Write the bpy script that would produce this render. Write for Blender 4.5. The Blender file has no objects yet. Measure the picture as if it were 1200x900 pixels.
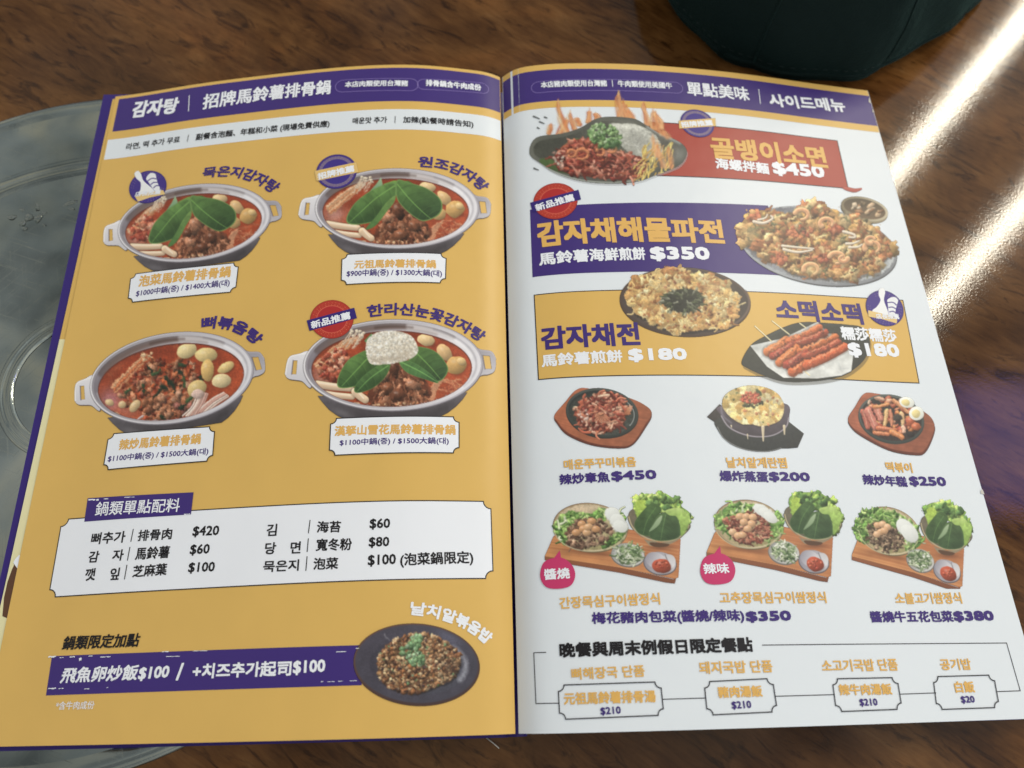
import bpy, bmesh, math, random
import numpy as np
from mathutils import Vector, Matrix
R = math.radians
scene = bpy.context.scene
COL = scene.collection
H = 0.297                                   # height of a menu page in metres; origin at the foot of the spine, x right, y up the page, z up
FOC = 900. / 1200.                          # focal length / image width
# ---------------------------------------------------------------- camera
CAM = np.array([-0.00630541, 0.01013245, 0.30519337]); EUL = (0.39335652, -0.01633568, -0.02401212)
cam = bpy.data.objects.new('camera', bpy.data.cameras.new('camera')); COL.objects.link(cam)
cam.location = CAM; cam.rotation_euler = EUL; cam.data.sensor_width = 36; cam.data.lens = 36 * FOC
cam.data.clip_start = .01; cam.data.clip_end = 50
cam.data.dof.use_dof = True; cam.data.dof.focus_distance = .305; cam.data.dof.aperture_fstop = 8.5
scene.camera = cam
CM = np.array(cam.rotation_euler.to_matrix())
def ray(px, py):
    d = np.stack([(np.asarray(px, float) - 600) / 900, -(np.asarray(py, float) - 450) / 900, -np.ones(np.shape(px))], -1)
    return d @ CM.T
def on_plane(px, py, z=0.):
    """point of a level plane seen at a place of the photograph (1200 x 900)"""
    d = ray(px, py); t = (z - CAM[2]) / d[..., 2]; return CAM + t[..., None] * d
TZ = -.0062                                 # table top
# ---------------------------------------------------------------- world and lamps of the room
w = bpy.data.worlds.new('World'); scene.world = w; w.use_nodes = True
nt = w.node_tree; bg = nt.nodes['Background']
tc = nt.nodes.new('ShaderNodeTexCoord'); sp = nt.nodes.new('ShaderNodeSeparateXYZ'); nt.links.new(tc.outputs['Generated'], sp.inputs[0])
mr = nt.nodes.new('ShaderNodeMapRange'); mr.interpolation_type = 'SMOOTHSTEP'
for k, v in ((1, .05), (2, .75), (3, 0.), (4, 1.)): mr.inputs[k].default_value = v
nt.links.new(sp.outputs['Y'], mr.inputs[0])
nz = nt.nodes.new('ShaderNodeTexNoise'); nz.inputs['Scale'].default_value = 5; nz.inputs['Detail'].default_value = 3
nt.links.new(tc.outputs['Generated'], nz.inputs['Vector'])
cr = nt.nodes.new('ShaderNodeValToRGB'); nt.links.new(nz.outputs['Fac'], cr.inputs[0])
cr.color_ramp.elements[0].position = .40; cr.color_ramp.elements[0].color = (.34, .36, .37, 1)
cr.color_ramp.elements[1].position = .62; cr.color_ramp.elements[1].color = (1.45, 1.28, .98, 1)
em_ = cr.color_ramp.elements.new(.5); em_.color = (.84, .9, .93, 1)
mx = nt.nodes.new('ShaderNodeMix'); mx.data_type = 'RGBA'; nt.links.new(mr.outputs[0], mx.inputs['Factor'])
mx.inputs['A'].default_value = (.84, .85, .87, 1); mx.inputs['B'].default_value = (.86, .88, .90, 1)
m2 = nt.nodes.new('ShaderNodeMix'); m2.data_type = 'RGBA'; m2.blend_type = 'MULTIPLY'; m2.inputs['Factor'].default_value = .8
nt.links.new(mx.outputs['Result'], m2.inputs['A']); nt.links.new(cr.outputs[0], m2.inputs['B'])
rx = nt.nodes.new('ShaderNodeMapRange'); rx.interpolation_type = 'SMOOTHSTEP'                  # the lit side of the room is on the right
for k, v in ((1, -.1), (2, .55), (3, .86), (4, 1.75)): rx.inputs[k].default_value = v
nt.links.new(sp.outputs['X'], rx.inputs[0])
m3 = nt.nodes.new('ShaderNodeVectorMath'); m3.operation = 'SCALE'; nt.links.new(m2.outputs['Result'], m3.inputs[0]); nt.links.new(rx.outputs[0], m3.inputs['Scale'])
nt.links.new(m3.outputs[0], bg.inputs[0]); bg.inputs[1].default_value = .76
def mirror(px, py, h):
    """where a ceiling lamp hangs that is seen mirrored in the table at a place of the photograph"""
    p = on_plane(px, py, TZ); d = ray(px, py); d = d * [1, 1, -1]; return p + d * ((h - p[2]) / d[2])
def lamp(name, a, b, width, power, col, ext=(0, 0)):
    a, b = Vector(a), Vector(b); e = (b - a).normalized(); a = a - e * ext[0]; b = b + e * ext[1]
    L = bpy.data.lights.new(name, 'AREA'); L.shape = 'RECTANGLE'; L.size = (b - a).length; L.size_y = width
    L.energy = power * L.size * L.size_y * math.pi; L.color = col
    o = bpy.data.objects.new(name, L); COL.objects.link(o); o.location = (a + b) / 2
    x = e; z = Vector((0, 0, 1)); y = z.cross(x).normalized(); z = x.cross(y)
    o.matrix_world = Matrix.Translation((a + b) / 2) @ Matrix((x, y, z)).transposed().to_4x4(); return o
lamp('tube_lamp', mirror(1200, 22, 1.5), mirror(1050, 200, 1.5), .036, 104, (1, .92, .74), (.5, .35))
lamp('tube_lamp', mirror(1200, 240, 1.5), mirror(1088, 362, 1.5), .036, 104, (1, .92, .74), (.5, .35))
lamp('violet_reflection_lamp', mirror(1195, 590, 1.5), mirror(1165, 470, 1.5), .24, 4.6, (.30, .27, 1), (.02, .05))  # unseen violet source, added for the purple reflection on the table
scene.view_settings.view_transform = 'Standard'; scene.view_settings.look = 'None'; scene.view_settings.exposure = 0; scene.view_settings.gamma = 1
scene.cycles.max_bounces = 8; scene.cycles.transparent_max_bounces = 12; scene.cycles.use_denoising = True
# ---------------------------------------------------------------- materials
def lin(c):
    c = np.asarray(c, float) / 255.; return np.where(c <= .04045, c / 12.92, ((c + .055) / 1.055) ** 2.4)
def mat(name, col=(.5, .5, .5), rough=.5, metal=0., spec=.5, coat=0.):
    m = bpy.data.materials.new(name); m.use_nodes = True; b = m.node_tree.nodes['Principled BSDF']
    b.inputs['Base Color'].default_value = (*col[:3], 1); b.inputs['Roughness'].default_value = rough; b.inputs['Metallic'].default_value = metal
    b.inputs['Specular IOR Level'].default_value = spec; b.inputs['Coat Weight'].default_value = coat
    return m, m.node_tree, b
INK = 1.0
def ink(name, rgb, rough=.38, var=.05):
    """printed colour on coated paper with a little unevenness"""
    c = lin(rgb) * INK; m, t, b = mat(name, c, rough, spec=.3)
    tc = t.nodes.new('ShaderNodeTexCoord'); n = t.nodes.new('ShaderNodeTexNoise'); n.inputs['Scale'].default_value = 45; n.inputs['Detail'].default_value = 6
    t.links.new(tc.outputs['Object'], n.inputs['Vector'])
    r = t.nodes.new('ShaderNodeMapRange'); r.inputs[3].default_value = 1 - var; r.inputs[4].default_value = 1 + var; t.links.new(n.outputs['Fac'], r.inputs[0])
    v = t.nodes.new('ShaderNodeVectorMath'); v.operation = 'SCALE'; v.inputs[0].default_value = c[:3]; t.links.new(r.outputs[0], v.inputs['Scale'])
    t.links.new(v.outputs[0], b.inputs['Base Color'])
    n2 = t.nodes.new('ShaderNodeTexNoise'); n2.inputs['Scale'].default_value = 22; n2.inputs['Detail'].default_value = 3; t.links.new(tc.outputs['Object'], n2.inputs['Vector'])
    bp = t.nodes.new('ShaderNodeBump'); bp.inputs['Strength'].default_value = .22; bp.inputs['Distance'].default_value = .004; t.links.new(n2.outputs['Fac'], bp.inputs['Height']); t.links.new(bp.outputs[0], b.inputs['Normal'])
    return m
M = dict(gold=ink('gold_print', (216, 177, 98)), white=ink('white_paper', (222, 229, 236), var=.015), purple=ink('purple_print', (62, 44, 118)), gold2=ink('gold_lettering', (222, 176, 96)),
         red=ink('red_print', (166, 66, 54)), black=ink('black_print', (24, 22, 26)), wht=ink('white_lettering', (234, 238, 246), var=.01), cream=ink('cream_print', (226, 220, 176)), brown=ink('brown_print', (92, 62, 44)),
         pink=ink('pink_print', (196, 58, 108)), line=ink('dark_line', (40, 38, 44)), paper=ink('paper_edge', (200, 196, 188)))
# ---------------------------------------------------------------- bookkeeping
def link(o, parent=None):
    COL.objects.link(o)
    if parent is not None: o.parent = parent
    return o
def mesh(name, verts, faces, m, parent=None, label=None, smooth_=False):
    me = bpy.data.meshes.new(name); me.from_pydata([tuple(map(float, v)) for v in verts], [], [tuple(map(int, f)) for f in faces]); me.materials.append(m); me.update()
    if smooth_: me.polygons.foreach_set('use_smooth', [True] * len(me.polygons))
    o = link(bpy.data.objects.new(name, me), parent)
    if label: o['label'] = label
    return o
def tag(o, label, cat, group=None):
    o['label'] = label; o['category'] = cat
    if group: o['group'] = group
    return o
def root(name, loc=(0, 0, 0)):
    o = link(bpy.data.objects.new(name, None)); o.location = loc; return o
# ---------------------------------------------------------------- the curved open pages
_L = np.array([(-205, -1.2), (-193.3, 0), (-155.7, 7.0), (-120.5, 12.7), (-88.2, 17.1), (-56.8, 19.6), (-36.2, 19.1), (-15.6, 16.2), (-5, 13.5), (-.6, 11.2)]) / 1000
_R = np.array([(.6, 11.2), (5.3, 15.2), (13.6, 18.2), (38.6, 19.9), (59.5, 19.3), (89.4, 16.7), (124.9, 11.7), (148, 7.5), (187.7, .6), (200, -1.4)]) / 1000
def _spl(K):
    x, y = K[:, 0], K[:, 1]; n = len(x); h = np.diff(x); A = np.zeros((n, n)); r = np.zeros(n); A[0, 0] = A[-1, -1] = 1
    for i in range(1, n - 1): A[i, i - 1], A[i, i], A[i, i + 1] = h[i - 1], 2 * (h[i - 1] + h[i]), h[i]; r[i] = 3 * ((y[i + 1] - y[i]) / h[i] - (y[i] - y[i - 1]) / h[i - 1])
    c = np.linalg.solve(A, r)
    def f(q):
        i = np.clip(np.searchsorted(x, q) - 1, 0, n - 2); t = q - x[i]; d = (c[i + 1] - c[i]) / (3 * h[i]); b = (y[i + 1] - y[i]) / h[i] - h[i] * (2 * c[i] + c[i + 1]) / 3
        return y[i] + b * t + c[i] * t * t + d * t ** 3
    return f
_fl, _fr = _spl(_L), _spl(_R)
def Z(x): x = np.asarray(x, float); return np.where(x < 0, _fl(np.clip(x, -.205, -.0006)), _fr(np.clip(x, .0006, .2)))
LV = .00003; FAT = .82
def page_xy(px, py, side=None):
    """place of the photograph -> place on the page (x, y)"""
    px = np.asarray(px, float); z = np.full(px.shape, .012)
    for k in range(24):
        p = on_plane(px, py, z) if False else CAM + ((z - CAM[2]) / ray(px, py)[..., 2])[..., None] * ray(px, py)
        x = p[..., 0]
        if side is not None: x = np.where(side * x > .0006, x, side * .0006)
        z = z * .4 + Z(x) * .6
    return p[..., :2]
def lift(xy, lv):
    xy = np.asarray(xy, float); return np.c_[xy[:, 0], xy[:, 1], Z(xy[:, 0]) + lv * LV]
def flat_mesh(name, V2, F, lv, m, parent, label=None, fat=0.):
    """flat page drawing (x, y verts + faces), cut fine enough to follow the bend of the page"""
    V2 = np.asarray(V2, float); lo, hi = V2[:, 0].min(), V2[:, 0].max()
    if hi - lo > .005:
        bm = bmesh.new(); vs = [bm.verts.new((x, y, 0)) for x, y in V2]
        for f in F:
            try: bm.faces.new([vs[i] for i in f])
            except ValueError: pass
        n = int((hi - lo) / .0028) + 1
        for k in range(1, n):
            bmesh.ops.bisect_plane(bm, geom=bm.verts[:] + bm.edges[:] + bm.faces[:], dist=1e-7, plane_co=(lo + (hi - lo) * k / n, 0, 0), plane_no=(1, 0, 0))
        bm.verts.index_update(); V2 = np.array([v.co[:2] for v in bm.verts]); F = [[v.index for v in f.verts] for f in bm.faces]; bm.free()
    if fat:                                             # heavier lettering: the same outline laid again slightly aside, a few microns apart
        n = len(V2); W3 = [lift(V2, lv)]; F3 = list(F)
        for k in range(8):
            a = ((1, 1), (-1, 1), (-1, -1), (1, -1), (1, 0), (0, 1), (-1, 0), (0, -1))[k]; W3.append(lift(V2 + np.array(a) * fat, lv + .05 * (k + 1))); F3 += [tuple(i + n * (k + 1) for i in f) for f in F]
        return mesh(name, np.concatenate(W3), F3, m, parent, label)
    return mesh(name, lift(V2, lv), F, m, parent, label, True)
def ngon(name, pts, lv, m, parent, label=None, page=False):
    P = np.asarray(pts, float) if page else page_xy(*np.asarray(pts, float).T)
    from mathutils.geometry import tessellate_polygon
    F = [tuple(t) for t in tessellate_polygon([[Vector((x, y, 0)) for x, y in P]])]
    F = [f if ((P[f[1]] - P[f[0]])[0] * (P[f[2]] - P[f[0]])[1] - (P[f[1]] - P[f[0]])[1] * (P[f[2]] - P[f[0]])[0]) > 0 else f[::-1] for f in F]
    return flat_mesh(name, P, F, lv, m, parent, label)
def stroke(name, pts, wd, lv, m, parent, closed=False, page=False, label=None):
    P = np.asarray(pts, float) if page else page_xy(*np.asarray(pts, float).T); V = []; F = []; n = len(P)
    for i in range(n if closed else n - 1):
        a, b = P[i], P[(i + 1) % n]; e = b - a; L = np.hypot(*e)
        if L < 1e-7: continue
        e = e / L; q = np.array([-e[1], e[0]]) * wd / 2; a = a - e * wd * .5 * (closed or i > 0); b = b + e * wd * .5 * (closed or i < n - 2); k = len(V)
        V += [a - q, b - q, b + q, a + q]; F.append((k, k + 1, k + 2, k + 3))
    return flat_mesh(name, V, F, lv, m, parent, label)
# ---------------------------------------------------------------- printed lettering
def glyphs(s, bold=.0, kern=1.):
    cu = bpy.data.curves.new('t', 'FONT'); cu.body = s; cu.size = 1; cu.offset = bold; cu.resolution_u = 2; cu.space_character = kern; cu.fill_mode = 'FRONT'
    o = bpy.data.objects.new('t', cu); COL.objects.link(o); dg = bpy.context.evaluated_depsgraph_get(); ev = o.evaluated_get(dg); me = ev.to_mesh()
    V = np.zeros(len(me.vertices) * 3); me.vertices.foreach_get('co', V); V = V.reshape(-1, 3)[:, :2].copy(); F = [tuple(p.vertices) for p in me.polygons]
    ev.to_mesh_clear(); bpy.data.objects.remove(o); bpy.data.curves.remove(cu); return V, F
def text(page, s, pts, h, m, name='lettering', bold=.02, lv=7, kern=1., h2=None, shear=0., track=None):
    """lettering whose ink fills the foot line pts (2 or 3 places of the photograph) with height h (photo pixels)"""
    V, F = glyphs(s, 0, kern)
    if not len(V): print('no glyphs', s); return
    lo, hi = V.min(0), V.max(0); u = (V[:, 0] - lo[0]) / (hi[0] - lo[0]); v = (V[:, 1] - lo[1]) / (hi[1] - lo[1])
    P = np.asarray(pts, float); Q = page_xy(P[:, 0], P[:, 1])
    hh = page_xy(P[[0, -1], 0], P[[0, -1], 1] - np.array([h, h2 or h])) - Q[[0, -1]]; hp = np.hypot(hh[:, 0], hh[:, 1]); hs = hp[0] + (hp[1] - hp[0]) * u
    em = hp.mean() / (hi[1] - lo[1]); eh = np.hypot(*(Q[-1] - Q[0])) / (hi[0] - lo[0]); fat = bold * (em + eh) * .5 * FAT * (.9 if h > 20 else 1)
    e0 = (Q[-1] - Q[0]) / np.hypot(*(Q[-1] - Q[0])); Q = Q.copy(); Q[0] += e0 * fat; Q[-1] -= e0 * fat; Q = Q + np.array([-e0[1], e0[0]]) * fat; hs = hs - 2 * fat
    if len(Q) == 2: a, c = Q; b = (a + c) / 2
    else: a, b, c = Q; b = 2 * b - (a + c) / 2
    U = u[:, None]; X = (1 - U) ** 2 * a + 2 * U * (1 - U) * b + U * U * c; T = 2 * (1 - U) * (b - a) + 2 * U * (c - b); T = T / np.hypot(T[:, 0], T[:, 1])[:, None]
    N = np.c_[-T[:, 1], T[:, 0]]; X = X + (N + T * shear) * (hs * v)[:, None]
    return flat_mesh(name, X, F, lv, M[m], page, None, fat)
# ---------------------------------------------------------------- the printer: flat colour print, painted into small colour grids
# A Sheet is one printed picture. Shapes are given in its own drawing units; M maps those to the page picture grid.
RES = 1.5
def _hash(ix, iy, s):
    n = np.sin(ix * 127.1 + iy * 311.7 + s * 74.7) * 43758.5453
    return n - np.floor(n)
def vnoise(X, Y, s=0):
    ix, iy = np.floor(X), np.floor(Y); fx, fy = X - ix, Y - iy
    fx = fx * fx * (3 - 2 * fx); fy = fy * fy * (3 - 2 * fy)
    a = _hash(ix, iy, s); b = _hash(ix + 1, iy, s); c = _hash(ix, iy + 1, s); d = _hash(ix + 1, iy + 1, s)
    return (a * (1 - fx) + b * fx) * (1 - fy) + (c * (1 - fx) + d * fx) * fy
def fbm(X, Y, s=0, o=3):
    t = 0; w = .5; z = 0
    for k in range(o):
        t = t + w * vnoise(X * 2 ** k, Y * 2 ** k, s + k * 7); z += w; w *= .5
    return t / z
def smooth(pts, n=6, closed=True):
    P = np.array(pts, float); out = []; N = len(P)
    for i in range(N if closed else N - 1):
        if closed: a, b, c, d = P[i - 1], P[i], P[(i + 1) % N], P[(i + 2) % N]
        else: a, b, c, d = P[max(i - 1, 0)], P[i], P[i + 1], P[min(i + 2, N - 1)]
        for k in range(n):
            t = k / n
            out.append(.5 * ((2 * b) + (c - a) * t + (2 * a - 5 * b + 4 * c - d) * t * t + (3 * b - a - 3 * c + d) * t ** 3))
    if not closed: out.append(P[-1])
    return np.array(out)
class Sheet:
    def __init__(s, x0, y0, x1, y1, sc, seed=1, res=RES):
        s.res = res
        s.x0, s.y0, s.sc = x0, y0, sc
        s.w = int((x1 - x0) * s.res) + 1; s.h = int((y1 - y0) * s.res) + 1
        s.col = np.zeros((s.h, s.w, 3)); s.a = np.zeros((s.h, s.w))
        s.A = np.eye(2); s.b = np.zeros(2)          # drawing units -> sheet units
        s.r = np.random.RandomState(seed)
    def frame(s, A=None, b=(0, 0)):
        s.A = np.eye(2) if A is None else np.array(A, float); s.b = np.array(b, float)
    def tor(s, P): return (np.atleast_2d(P) @ s.A.T + s.b) * (s.res / s.sc)
    def box(s, P, pad):
        R = s.tor(P); pad = pad * s.res / s.sc * max(abs(s.A).max(), .3) + 2
        i0 = max(int(R[:, 0].min() - pad), 0); i1 = min(int(R[:, 0].max() + pad) + 1, s.w)
        j0 = max(int(R[:, 1].min() - pad), 0); j1 = min(int(R[:, 1].max() + pad) + 1, s.h)
        if i1 <= i0 or j1 <= j0: return None
        gx, gy = np.meshgrid(np.arange(i0, i1), np.arange(j0, j1))
        Ai = np.linalg.inv(s.A); k = s.sc / s.res
        qx = gx * k - s.b[0]; qy = gy * k - s.b[1]
        return (slice(j0, j1), slice(i0, i1)), Ai[0, 0] * qx + Ai[0, 1] * qy, Ai[1, 0] * qx + Ai[1, 1] * qy
    @property
    def px(s): return s.sc / s.res / np.sqrt(abs(np.linalg.det(s.A)))
    def put(s, sl, m, col, clip=None):
        if clip is not None: m = m * clip[sl]
        c = np.asarray(col, float)
        if c.ndim == 1: c = c[None, None]
        a0 = s.a[sl]; an = m + a0 * (1 - m); k = np.where(an > 1e-5, m / np.maximum(an, 1e-5), 0)[..., None]
        s.col[sl] = s.col[sl] * (1 - k) + c * k; s.a[sl] = an
    def polym(s, pts, pad=2):
        q = s.box(pts, pad)
        if q is None: return None
        sl, X, Y = q; P = s.tor(pts); m = np.zeros(X.shape)
        gx, gy = np.meshgrid(np.arange(sl[1].start, sl[1].stop), np.arange(sl[0].start, sl[0].stop))
        for ox in (-.33, 0, .33):
            for oy in (-.33, 0, .33):
                ins = np.zeros(X.shape, bool); x, y = gx + ox, gy + oy
                for i in range(len(P)):
                    (xa, ya), (xb, yb) = P[i - 1], P[i]
                    if ya == yb: continue
                    ins ^= ((ya > y) != (yb > y)) & (x < (xb - xa) * (y - ya) / (yb - ya) + xa)
                m += ins / 9.
        return sl, X, Y, m
    def poly(s, pts, c1, c2=None, d=(0, 1), sm=False, nz=0, ns=20, clip=None, al=1, seed=0):
        if sm: pts = smooth(pts)
        q = s.polym(pts)
        if q is None: return
        sl, X, Y, m = q; c = np.zeros(X.shape + (3,)) + np.array(c1, float)
        if c2 is not None:
            P = np.atleast_2d(pts); t = P @ np.array(d, float); u = (X * d[0] + Y * d[1] - t.min()) / (t.max() - t.min() + 1e-6)
            c = c + (np.array(c2, float) - np.array(c1, float)) * np.clip(u, 0, 1)[..., None]
        if nz: c = c * (1 + nz * (fbm(X / ns, Y / ns, seed) - .5) * 2)[..., None]
        s.put(sl, m * al, c, clip)
    def full(s, pts):
        m = np.zeros((s.h, s.w)); q = s.polym(pts)
        if q is not None: m[q[0]] = q[3]
        return m
    def ell(s, cx, cy, rx, ry, an=0, c1=(255,) * 3, c2=None, d=(0, 1), nz=0, ns=20, clip=None, al=1, soft=1., wob=0, seed=0):
        q = s.box([[cx - max(rx, ry), cy - max(rx, ry)], [cx + max(rx, ry), cy + max(rx, ry)]], 2)
        if q is None: return
        sl, X, Y = q; a = math.radians(an); ca, sa = math.cos(a), math.sin(a)
        u = ((X - cx) * ca + (Y - cy) * sa) / rx; v = (-(X - cx) * sa + (Y - cy) * ca) / ry
        R = np.sqrt(u * u + v * v)
        if wob: R = R * (1 + wob * (fbm(X / (rx * .5), Y / (rx * .5), seed + 3) - .5) * 2)
        m = np.clip((1 - R) * min(rx, ry) / (s.px * soft) + .5, 0, 1)
        c = np.zeros(X.shape + (3,)) + np.array(c1, float)
        if c2 is not None:
            t = np.clip(((X - cx) * d[0] + (Y - cy) * d[1]) / (abs(d[0]) * rx + abs(d[1]) * ry + 1e-6) * .5 + .5, 0, 1)
            c = c + (np.array(c2, float) - np.array(c1, float)) * t[..., None]
        if nz: c = c * (1 + nz * (fbm(X / ns, Y / ns, seed) - .5) * 2)[..., None]
        s.put(sl, m * al, c, clip)
    def ellfull(s, cx, cy, rx, ry, an=0):
        t = np.linspace(0, 2 * math.pi, 60, endpoint=False); a = math.radians(an)
        return s.full(np.c_[cx + rx * np.cos(t) * math.cos(a) - ry * np.sin(t) * math.sin(a), cy + rx * np.cos(t) * math.sin(a) + ry * np.sin(t) * math.cos(a)])
    def lump(s, cx, cy, rx, ry, an, col, rel=.5, clip=None, rough=.25, shine=.0, shadow=.45, lx=-.45, ly=-.75, sq=2.):
        """a rounded morsel in the printed picture"""
        m0 = max(rx, ry)
        q = s.box([[cx - m0, cy - m0], [cx + m0, cy + m0]], m0 * .35)
        if q is None: return
        sl, X, Y = q; a = math.radians(an); ca, sa = math.cos(a), math.sin(a)
        def rad(dx, dy, g):
            u = ((X - cx - dx) * ca + (Y - cy - dy) * sa) / rx / g; v = (-(X - cx - dx) * sa + (Y - cy - dy) * ca) / ry / g
            return u, v, (abs(u) ** sq + abs(v) ** sq) ** (1 / sq)
        sd = s.r.uniform(0, 99); wn = (fbm(X / m0 * 1.6, Y / m0 * 1.6, sd, 2) - .5) * 2
        if shadow:
            u, v, R = rad(m0 * .08, m0 * .16, 1.12)
            s.put(sl, np.clip((1 - R) * 2.2, 0, 1) * shadow, np.array(col, float) * .22, clip)
        u, v, R = rad(0, 0, 1); R = R * (1 + rough * wn)
        m = np.clip((1 - R) * min(rx, ry) / s.px + .5, 0, 1)
        nx = (u * ca / 1 - v * sa); ny = (u * sa + v * ca)
        L = -(nx * -lx * -1 + ny * -ly * -1)
        sh = 1 + rel * np.clip(nx * lx + ny * ly, -1, 1) * .75 - rel * .18 * R
        sh = sh * (1 + .22 * rough * 2 * (fbm(X / m0 * 5, Y / m0 * 5, sd + 5, 2) - .5) * 2)
        c = np.array(col, float)[None, None] * sh[..., None]
        if shine:
            g = np.exp(-(((nx - lx * .55) / .28) ** 2 + ((ny - ly * .55) / .22) ** 2)) * shine
            c = c + (255 - c) * np.clip(g, 0, 1)[..., None]
        s.put(sl, m, np.clip(c, 0, 255), clip)
    def line(s, pts, w0, w1=None, col=(255,) * 3, rel=.35, clip=None, sm=True, al=1, shadow=0, soft=1.):
        w1 = w0 if w1 is None else w1
        P = smooth(pts, 5, False) if sm and len(pts) > 2 else np.array(pts, float)
        W = max(w0, w1)
        q = s.box(P, W * 1.6)
        if q is None: return
        sl, X, Y = q; D = np.full(X.shape, 1e9); T = np.zeros(X.shape); S = np.zeros(X.shape); n = len(P) - 1
        for i in range(n):
            a, b = P[i], P[i + 1]; e = b - a; l2 = (e * e).sum() + 1e-9
            t = np.clip(((X - a[0]) * e[0] + (Y - a[1]) * e[1]) / l2, 0, 1)
            dx, dy = X - a[0] - t * e[0], Y - a[1] - t * e[1]; d = np.hypot(dx, dy); k = d < D
            D = np.where(k, d, D); T = np.where(k, (i + t) / n, T); S = np.where(k, dy * .8 + dx * .3, S)
        Wd = w0 + (w1 - w0) * T
        if shadow: s.put(sl, np.clip((Wd * 1.5 - D) / (Wd * .8), 0, 1) * shadow, np.array(col, float) * .2, clip)
        m = np.clip((Wd - D) / (s.px * soft) + .5, 0, 1) * al
        c = np.array(col, float)[None, None] * (1 - rel * np.clip(S / Wd, -1, 1))[..., None]
        s.put(sl, m, np.clip(c, 0, 255), clip)
    def glow(s, cx, cy, rx, ry, an, col, al=.5, clip=None):
        q = s.box([[cx - max(rx, ry) * 1.5, cy - max(rx, ry) * 1.5], [cx + max(rx, ry) * 1.5, cy + max(rx, ry) * 1.5]], 2)
        if q is None: return
        sl, X, Y = q; a = math.radians(an); ca, sa = math.cos(a), math.sin(a)
        u = ((X - cx) * ca + (Y - cy) * sa) / rx; v = (-(X - cx) * sa + (Y - cy) * ca) / ry
        m = np.exp(-(u * u + v * v) * 1.6) * al
        s.put(sl, m * (s.a[sl] > .5), col, clip)
    def mess(s, pts, amp=2.2, sc=4., grain=.06):
        """make painted food irregular: shift the colours about inside a shape and add grain"""
        amp *= .5; m = s.full(pts) > .6; gy, gx = np.mgrid[0:s.h, 0:s.w].astype(float)
        for q, (A, S) in enumerate(((amp, sc), (amp * .6, sc * .45))):
            dx = (fbm(gx / S, gy / S, 11 + q, 2) - .5) * 4 * A; dy = (fbm(gx / S, gy / S, 31 + q, 2) - .5) * 4 * A
            jx = np.clip(gx + dx, 0, s.w - 1.01); jy = np.clip(gy + dy, 0, s.h - 1.01); i0 = jx.astype(int); j0 = jy.astype(int); fx = (jx - i0)[..., None]; fy = (jy - j0)[..., None]
            c = s.col; n = (c[j0, i0] * (1 - fx) + c[j0, i0 + 1] * fx) * (1 - fy) + (c[j0 + 1, i0] * (1 - fx) + c[j0 + 1, i0 + 1] * fx) * fy
            ok = m & (s.a[j0, i0] > .9); s.col = np.where(ok[..., None], n, c)
        g = 1 + grain * (s.r.normal(size=(s.h, s.w)) * .5 + (fbm(gx / 2.2, gy / 2.2, 5, 1) - .5) * 2.4)
        s.col = np.where(m[..., None], np.clip(s.col * g[..., None], 0, 255), s.col)
    def finish(s):
        """print look: softer colour, paper show-through"""
        l = s.col @ np.array([.3, .59, .11]); c = l[..., None] + (s.col - l[..., None]) * .84
        b = c.copy(); b[1:-1, 1:-1] = c[1:-1, 1:-1] * .6 + (c[:-2, 1:-1] + c[2:, 1:-1] + c[1:-1, :-2] + c[1:-1, 2:]) * .1
        ok = s.a > .98; ok[1:-1, 1:-1] &= (s.a[:-2, 1:-1] > .9) & (s.a[2:, 1:-1] > .9) & (s.a[1:-1, :-2] > .9) & (s.a[1:-1, 2:] > .9)
        s.col = np.clip(np.where(ok[..., None], b, c) * .93 + 14, 0, 255)
    def tint(s, mask, col, al): s.col = s.col + (np.array(col, float) - s.col) * (mask * al)[..., None]
    def scat(s, n, poly, pal, r0, r1, clip=None, el=.6, kind='lump', srt=True, **k):
        """n morsels spread over a polygon"""
        P = np.array(poly, float); lo, hi = P.min(0), P.max(0); pts = []
        while len(pts) < n:
            Q = s.r.uniform(lo, hi, (n * 3, 2)); ins = np.zeros(len(Q), bool)
            for i in range(len(P)):
                (xa, ya), (xb, yb) = P[i - 1], P[i]
                if ya != yb: ins ^= ((ya > Q[:, 1]) != (yb > Q[:, 1])) & (Q[:, 0] < (xb - xa) * (Q[:, 1] - ya) / (yb - ya) + xa)
            pts += list(Q[ins])
        pts = pts[:n]
        if srt: pts.sort(key=lambda p: p[1] + s.r.uniform(-1, 1) * r1 * 2)
        for x, y in pts:
            c = np.array(pal[s.r.randint(len(pal))], float) * s.r.uniform(.8, 1.15); r = s.r.uniform(r0, r1)
            if kind == 'lump': s.lump(x, y, r, r * s.r.uniform(el, 1), s.r.uniform(0, 180), c, clip=clip, **k)
            else:
                a = s.r.uniform(0, math.tau); L = r * s.r.uniform(2.5, 5); b = a + s.r.uniform(-1.3, 1.3)
                p = [(x, y), (x + L * .5 * math.cos(a), y + L * .5 * math.sin(a) * .7), (x + L * .5 * (math.cos(a) + math.cos(b)), y + L * .5 * (math.sin(a) + math.sin(b)) * .7)]
                s.line(p, r * .5, r * .3, c, clip=clip, shadow=.35, **k)
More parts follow.
